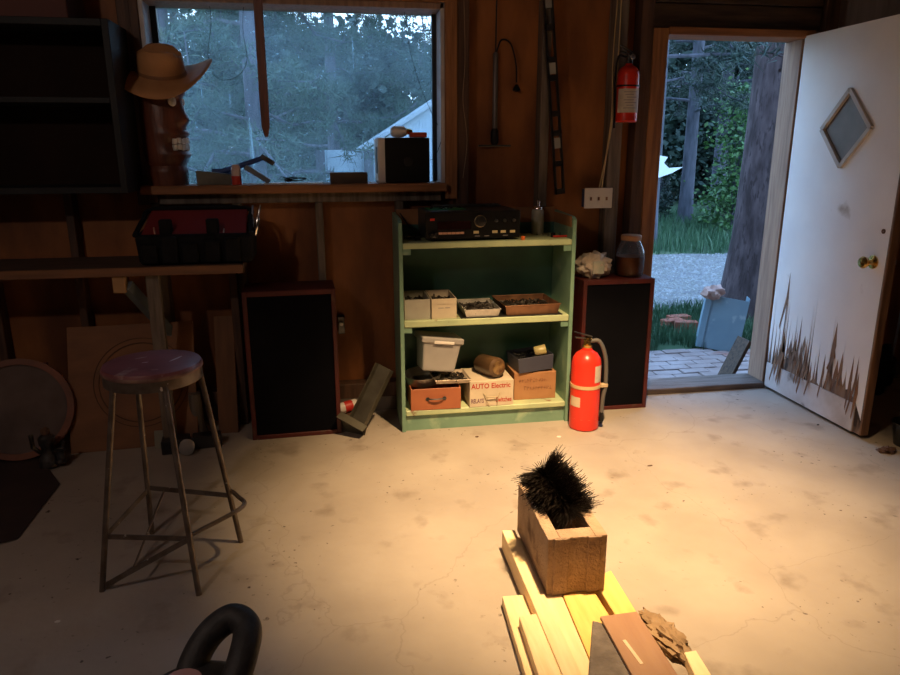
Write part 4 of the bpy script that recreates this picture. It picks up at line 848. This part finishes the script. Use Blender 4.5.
# ------------------------------------------------------------------ chute and can
ch = thing('metal_chute', 'bent olive grey metal channel leaning against the side of the bookcase', 'metal channel', (0,0,0))
p0 = Vector((-1.80,-.30,.03)); p1 = Vector((-1.70,-.36,.012)); p2 = Vector((-1.535,-.30,.335))
def channel(a, b, w, h, wd):
    a = Vector(a); b = Vector(b); d = (b-a).normalized(); sdir = Vector(wd).normalized(); sdir = (sdir-d*sdir.dot(d)).normalized(); nrm = d.cross(sdir).normalized(); nrm = nrm if nrm.y < 0 else -nrm
    s = MB(); t = .003
    def sl(o, ww, hh2):
        M = Matrix((sdir, d, nrm)).transposed().to_4x4(); M.translation = a+sdir*o[0]+nrm*o[1]; s.box(0, ww, 0, (b-a).length, 0, hh2, M)
    sl((-w/2,0), w, t); sl((-w/2,0), t, h); sl((w/2-t,0), t, h); return s
obj('long_channel', channel((-1.735,-.32,.045),(-1.575,-.26,.335),.10,.04,(.75,-.6,-.2)), oldmet, ch, .001)
obj('foot_channel', channel((-1.83,-.29,.075),(-1.70,-.36,.012),.125,.05,(.2,-.45,.8)), oldmet, ch, .001)
cn = thing('drink_can', 'small white and red can lying behind the metal channel', 'can', (-1.83,-.14,.075+.0), (R(0),R(84),R(20)))
obj('can_body', MB().lathe([(.026,0),(.030,.006),(.030,.10),(.024,.108)],24), offwhite, cn); obj('red_band', MB().lathe([(.0305,.03),(.0307,.031),(.0307,.075),(.0305,.076)],24,cap=False), redpl, cn)
tag(obj('small_block', MB().box(-.10,.09,-.04,.04,0,.045), rustm, bev=.003, loc=(-1.79,-.14,0)), 'dark wooden block under the small can on the floor', 'block')
# outlet bits on the wall
ol = tag(obj('wall_outlet', MB().box(-.018,.018,.045,.088,-.05,.05), greasem, bev=.003, loc=(-1.825+.03,0,.50)), 'small dark electrical box on the wall right of the left speaker', 'outlet')
obj('plug', MB().lathe([(.012,0),(.010,.02)],10,Matrix.Translation((0,.045,.01)) @ Matrix.Rotation(PI/2,4,'X')), steel, ol)

# ------------------------------------------------------------------ stool
F = [Vector((-2.655,-1.555,0)), Vector((-2.327,-1.633,0)), Vector((-2.225,-1.315,0)), Vector((-2.575,-1.19,0))]
sc_ = Vector((-2.462,-1.345,0)); SH = .70
so_ = thing('bar_stool', 'metal bar stool with a worn mauve round seat and paint splashes', 'stool', sc_)
Tp = []
for i, p in enumerate(F):
    d_ = (p-sc_); t_ = d_.normalized()*.150; Tp.append(Vector((t_.x, t_.y, SH))); a_ = d_.copy()
    lg = MB().tube([a_, Tp[i]], [.010,.0105], 10); obj('leg', lg, stoolm, so_)
zb = .20
def at_(i, z): a_ = F[i]-sc_; return a_.lerp(Tp[i], z/SH)
for i, j, z in ((0,1,.19),(3,2,.20),(0,3,.19)): obj('cross_bar', MB().bar(at_(i,z), at_(j,z), .004, .016, (0,0,1)) if 0 else MB().bar(at_(i,z), at_(j,z), .004, .018), stoolm, so_)
q1, q2 = at_(2,.22), at_(1,.20); mid = (q1+q2)/2+Vector((.11,.02,0)); obj('curved_footrest', MB().tube(spline([q1+Vector((0,.01,.0)), q1+Vector((.035,-.03,-.01)), mid, q2+Vector((.03,.03,0)), q2],8), .008, 8), stoolm, so_)
obj('diagonal_brace', MB().bar(at_(0,.015), at_(1,.19), .004, .018), stoolm, so_); obj('diagonal_brace', MB().tube([at_(0,.015).lerp(at_(1,.19),.35), at_(3,.19).lerp(at_(2,.2),.2)],.004,8), stoolm, so_)
obj('seat_ring', MB().lathe([(.156,SH-.02),(.161,SH-.02),(.161,SH+.018),(.156,SH+.018),(.156,SH-.02)],56,cap=False), stoolm, so_)
obj('seat', MB().lathe([(.001,SH+.012),(.158,SH+.012),(.164,SH+.02),(.164,SH+.030),(.159,SH+.040),(.145,SH+.043),(.001,SH+.043)],56,cap=False), seatm, so_)
obj('worn_edge', MB().lathe([(.1642,SH+.018),(.1652,SH+.02),(.1652,SH+.028),(.1642,SH+.03)],56,cap=False), seated, so_)
s = MB(); rr = random.Random(12)
def splash(x, y, rx, ry, a):
    pts_ = []
    for k in range(14): t_ = 2*PI*k/14; q = rr.uniform(.7,1.2); pts_.append((x+math.cos(a)*rx*q*math.cos(t_)-math.sin(a)*ry*q*math.sin(t_), y+math.sin(a)*rx*q*math.cos(t_)+math.cos(a)*ry*q*math.sin(t_), SH+.0436))
    s.add(pts_, [tuple(range(14))])
palep = mat('pale_paint', (.58,.56,.58), .4)
for sa in ((.075,.02,.035,.006,1.1),(-.02,-.01,.012,.005,.3),(-.05,.05,.02,.004,.5)): s = MB(); splash(*sa); obj('paint_splash', s, palep, so_)

# ------------------------------------------------------------------ boards, cinder block, brush
def board(pts, z0, th, m, lab, name='wooden_board', grp='boards stacked on the floor'):
    """pts: four pixel corners seen on the board's top face (height z0+th)"""
    P = [atZ(px, py, z0+th) for px, py in pts]; n = len(P); c = sum(P, Vector())/n
    vs = [(p.x-c.x, p.y-c.y, 0) for p in P]+[(p.x-c.x, p.y-c.y, th) for p in P]
    area = sum(P[i].x*P[(i+1)%n].y-P[(i+1)%n].x*P[i].y for i in range(n))
    idx = list(range(n)) if area > 0 else list(range(n-1,-1,-1))
    fs = [tuple(reversed(idx)), tuple(i+n for i in idx)]+[(idx[k], idx[(k+1)%n], idx[(k+1)%n]+n, idx[k]+n) for k in range(n)]
    return tag(obj(name, MB().add(vs, fs), m, bev=.003, seg=2, loc=(c.x, c.y, z0)), lab, 'board', grp)
board([(513,530),(627,609),(700,700),(540,700)], 0, .03, pine2, 'yellow pine board directly under the cinder block') if 0 else None
board([(560,588),(592,588),(690,740),(624,740)], .0, .066, pine2, 'bright yellow pine board in front of the cinder block')
board([(593,578),(611,570),(716,740),(691,740)], .0, .066, pine2, 'pine board showing to the right of the cinder block front') 
board([(530,540),(559,588),(623,740),(575,740),(516,536)], .0, .066, pine, 'pale wide pine board under the left half of the cinder block')
board([(502,530),(515,530),(566,640),(612,740),(590,740)], .0, .078, pine, 'long narrow pine strip at the left edge of the pile')
board([(502,596),(528,594),(560,640),(590,740),(545,740)], .0, .035, pine, 'pine offcut at the lower left of the pile')
board([(519,616),(546,612),(600,720),(560,740)], .036, .035, pine, 'pale short pine offcut stacked on the lower left board')
board([(600,616),(637,611),(720,740),(668,740)], .10, .012, brownb, 'flat brown board with a pale scratch resting on a grey block')
board([(684,652),(696,650),(740,720),(716,720)], 0, .035, pine, 'pale pine end at the lower right of the pile')
# block
bk = thing('cinder_block', 'tan cinder block standing on the boards with a brush in its hole', 'cinder block', (-1.206,-1.925,.067), (0,0,-.025))
Wb, Lb_, Hb, t_ = .195, .395, .20, .034
outer = [(0,0),(Wb,0),(Wb,Lb_),(0,Lb_)]
s = MB(); 
s.box(0,.04,0,Lb_,0,Hb); s.box(Wb-.04,Wb,0,Lb_,0,Hb); s.box(.04,Wb-.04,0,.055,0,Hb); s.box(.04,Wb-.04,Lb_-.04,Lb_,0,Hb); s.box(.04,Wb-.04,.19,.235,0,Hb)
s.box(.02,.07,-.006,0,0,Hb); s.box(Wb-.065,Wb-.02,-.006,0,0,Hb)
obj('block_body', s, blockm, bk, .005, 2)
# grey wedge block near camera
gb = MB(); P = [atZ(592,600+28,.07), atZ(612,628,.09), atZ(690,720,.09), atZ(585,720,.07)]
g0 = thing('stone_block', 'grey masonry block under the flat brown board at the bottom edge', 'block', (0,0,0))
vs = [(p.x,p.y,.067) for p in P]+[(p.x,p.y,.099) for p in P]; obj('block_body', MB().add(vs,[(3,2,1,0),(4,5,6,7),(0,1,5,4),(1,2,6,5),(2,3,7,6),(3,0,4,7)]), mat('grey_masonry', (.22,.19,.17), .95, c2=(.13,.11,.10), sc=16, bump=.6, bsc=70), g0, .004)
q = atZ(664,640,.0); tag(obj('fibre_mat', MB().blob((0,0,.018),.05,(.9,2.3,.55),18,.5,5), woolm, loc=(q.x,q.y,0), rot=(0,0,R(12))), 'frayed tan piece of fibre beside the flat brown board', 'mat')
s = MB(); 
sx = atZ(624,640,.1125); sy = atZ(642,664,.1125); s.bar((sx.x,sx.y,.1125),(sy.x,sy.y,.1125),.010,.001); scr = tag(obj('paint_streak', s, mat('streak', (.75,.6,.42), .6)), 'pale narrow strip on the flat brown board', 'strip')
# chimney brush
H1 = atZ(568,508,.265); H2 = atZ(547,478,.35); ax_ = H2-H1; BL = ax_.length
br = thing('chimney_brush', 'round black wire chimney brush stuffed in the cinder block', 'brush', H1, ax_.to_track_quat('Z','Y').to_euler())
s = MB(); rr = random.Random(33)
for i in range(5200):
    z = -.015+(BL+.04)*rr.random(); a_ = rr.random()*2*PI; L_ = .088*(rr.uniform(.80,1.10) if i % 9 else rr.uniform(1.1,1.38)); lean_ = -.55 if z < .02 else (.5 if z > BL else 0)
    d_ = Vector((math.cos(a_), math.sin(a_), lean_*rr.random()+rr.gauss(0,.10))).normalized()
    p = Vector((0,0,z)); w_ = d_.cross(Vector((0,0,1))).normalized()*.0009; e = p+d_*L_
    k = len(s.v); s.v += [tuple(p-w_*1.6), tuple(p+w_*1.6), tuple(e+w_*.7), tuple(e-w_*.7)]; s.f.append((k,k+1,k+2,k+3)); s.sm.append(False)
    w2_ = d_.cross(w_).normalized()*.0009; k = len(s.v); s.v += [tuple(p-w2_), tuple(p+w2_), tuple(e+w2_*.7), tuple(e-w2_*.7)]; s.f.append((k,k+1,k+2,k+3)); s.sm.append(False)
bs = obj('bristles', s, bristle, br); bs['kind'] = 'stuff'
obj('twisted_core', MB().tube([(0,0,-.02),(0,0,BL+.02)], .009, 8), blackm, br)
inv = br.rotation_euler.to_matrix().inverted()
st_ = [inv @ (atZ(575,499,.265)-H1)+Vector((0,0,-.02)), inv @ (atZ(591,494,.28)-H1)+Vector((0,0,-.02))]
obj('threaded_stud', MB().tube(st_, .0045, 8), chrome, br)

# ------------------------------------------------------------------ handle at the bottom edge
q = atZ(218,690,.30); eq = thing('padded_handle', 'black padded loop handle rising from a dark round machine at the bottom edge', 'machine', (q.x, q.y, 0))
def hp_(px, py, z): v = atZ(px, py, z); return Vector((v.x-q.x, v.y-q.y, z))
ctl = [hp_(186,700,.38),hp_(193,664,.42),hp_(210,634,.46),hp_(232,618,.48),hp_(247,628,.47),hp_(243,656,.45),hp_(228,700,.40)]
obj('loop_handle', MB().tube(spline(ctl,8), .030, 20), rubber, eq)
obj('body', MB().blob((*hp_(195,712,.38)[:2],.37), .135, (1,1,.5), 20), rubber, eq)
obj('pink_pad', MB().lathe([(.001,0),(.04,0),(.04,.004),(.001,.004)],24,Matrix.Translation((*hp_(181,681,.44)[:2],.432)),cap=False), pinkm, eq)
obj('stand', MB().lathe([(.16,0),(.16,.02),(.03,.04),(.03,.26)],24,Matrix.Translation((*hp_(198,720,.34)[:2],0))), blackm, eq)

# ------------------------------------------------------------------ right edge
v = atZ(882,398,0); tag(obj('trash_bag', MB().blob((0,0,.15),.16,(.55,.6,1.0),18,.35,3), black, loc=(v.x+.02,v.y+.1,0)), 'black bag standing on the floor behind the open door', 'bag')
tag(obj('pale_pole', MB().tube([(0,0,0),(.05,.02,1.1)],.008,8), steel, loc=(v.x+.13,v.y+.12,0)), 'thin pale pole leaning against the wall behind the open door', 'pole')
v = atZ(905,447,0); tag(obj('dark_bucket', MB().lathe([(.001,.0),(.065,0),(.085,.12),(.088,.12),(.06,.01),(.001,.01)],28,cap=False), blackm, loc=(v.x+.035,v.y+.02,0)), 'dark round pot on the floor at the right edge', 'pot')
v = atZ(887,452,0); tag(obj('leaf_litter', MB().blob((0,0,.01),.035,(1.3,.8,.4),10,.7,4), rustm, loc=(v.x,v.y,0)), 'small brown scrap on the floor beside the dark pot', 'scrap')
# scraps on the floor
rr = random.Random(77)
for i, (px, py, sx, sy, m_, lab) in enumerate([(477,437,.010,.006,rustm,'small dark scrap on the floor before the bookcase'),(559,437,.013,.010,offwhite,'small white paper scrap on the floor before the extinguisher'),(650,466,.014,.004,rustm,'thin brown scrap on the floor between block and door'),(818,425,.008,.005,black,'small black bit on the floor before the open door'),(58,622,.010,.006,offwhite,'small pale chip on the floor left of the handle')]):
    v = atZ(px,py,0); s = MB(); s.blob((0,0,.002),1,(sx,sy,.003),6,.4); tag(obj('floor_scrap', s, m_, loc=(v.x,v.y,0)), lab, 'scrap', 'scraps on the floor')

# small pieces belong to the part they sit on
SUB = {'hat_band':'hat_body','teeth':'figure','eye':'figure','latch':'lid','rim':'pan','label_rim':'shell','faint_lettering':'shell','lettering':'body','faded_handwriting':'body','handle_plate':'body','pull_handle':'body',
 'strap':'cylinder','side_label':'cylinder','square_label':'cylinder','band':'cylinder','paper_label':'cylinder','printed_line':'cylinder','gauge':'valve','hose_clip':'hose','nozzle':'hose','toggle':'plate','button':'front_panel','square_button':'front_panel',
 'small_marking':'front_panel','power_button':'front_panel','display':'front_panel','knob':'front_panel','volume_knob':'front_panel','knob_ring':'front_panel','foot':'chassis','bare_top_strip':'side_panel','shelf_cleat':'shelf','paint_splash':'seat','worn_edge':'seat',
 'grille_cloth':'face_frame','circular_mark':'board','plug':'hook_cable','outer_pocket':'bag_body','emblem':'front','screw_base':'globe','threaded_stud':'twisted_core','red_band':'can_body','lid_':'x'}
for t in [o for o in C.objects if o.type == 'EMPTY']:
    ch = list(t.children); kids = {}
    for c in ch: kids.setdefault(c.name.split('.')[0], c)
    for c in ch:
        p = kids.get(SUB.get(c.name.split('.')[0]))
        if p and p.parent == t and p != c and p.matrix_basis == Matrix(): c.parent = p
# ------------------------------------------------------------------ light
W_ = bpy.data.worlds.new('world'); bpy.context.scene.world = W_; W_.use_nodes = True; n = W_.node_tree.nodes; l = W_.node_tree.links; bg = n['Background']
tc = n.new('ShaderNodeTexCoord'); sp3 = n.new('ShaderNodeSeparateXYZ'); l.new(tc.outputs['Generated'], sp3.inputs[0])
cr = n.new('ShaderNodeValToRGB'); l.new(sp3.outputs['Z'], cr.inputs[0]); cr.color_ramp.elements[0].color = (.52,.76,1,1); cr.color_ramp.elements[1].color = (.28,.52,.95,1); cr.color_ramp.elements[0].position = 0; cr.color_ramp.elements[1].position = .8
l.new(cr.outputs[0], bg.inputs[0]); bg.inputs[1].default_value = 5.4
def lamp(name, kind, loc, aim, power, col, size=.1, **k):
    d = bpy.data.lights.new(name, kind); d.energy = power; d.color = col; o = bpy.data.objects.new(name, d); C.objects.link(o); o.location = loc
    o.rotation_euler = (Vector(aim)-Vector(loc)).to_track_quat('-Z','Y').to_euler()
    if kind == 'SPOT': d.shadow_soft_size = size; d.spot_size = k['cone']; d.spot_blend = k['blend']
    elif kind == 'POINT': d.shadow_soft_size = size
    return o
lamp('ceiling_spot', 'SPOT', (-.92,-1.80,2.50), (-.78,-1.22,0), 830, (1,.65,.32), .05, cone=R(71), blend=1)
lamp('side_lamp', 'POINT', (-3.4,-3.3,2.5), (0,0,0), 29, (1,.80,.68), .05)
vs_ = bpy.context.scene.view_settings; vs_.view_transform = 'Standard'; vs_.look = 'None'; vs_.gamma = 1; vs_.exposure = 0; vs_.use_curve_mapping = False
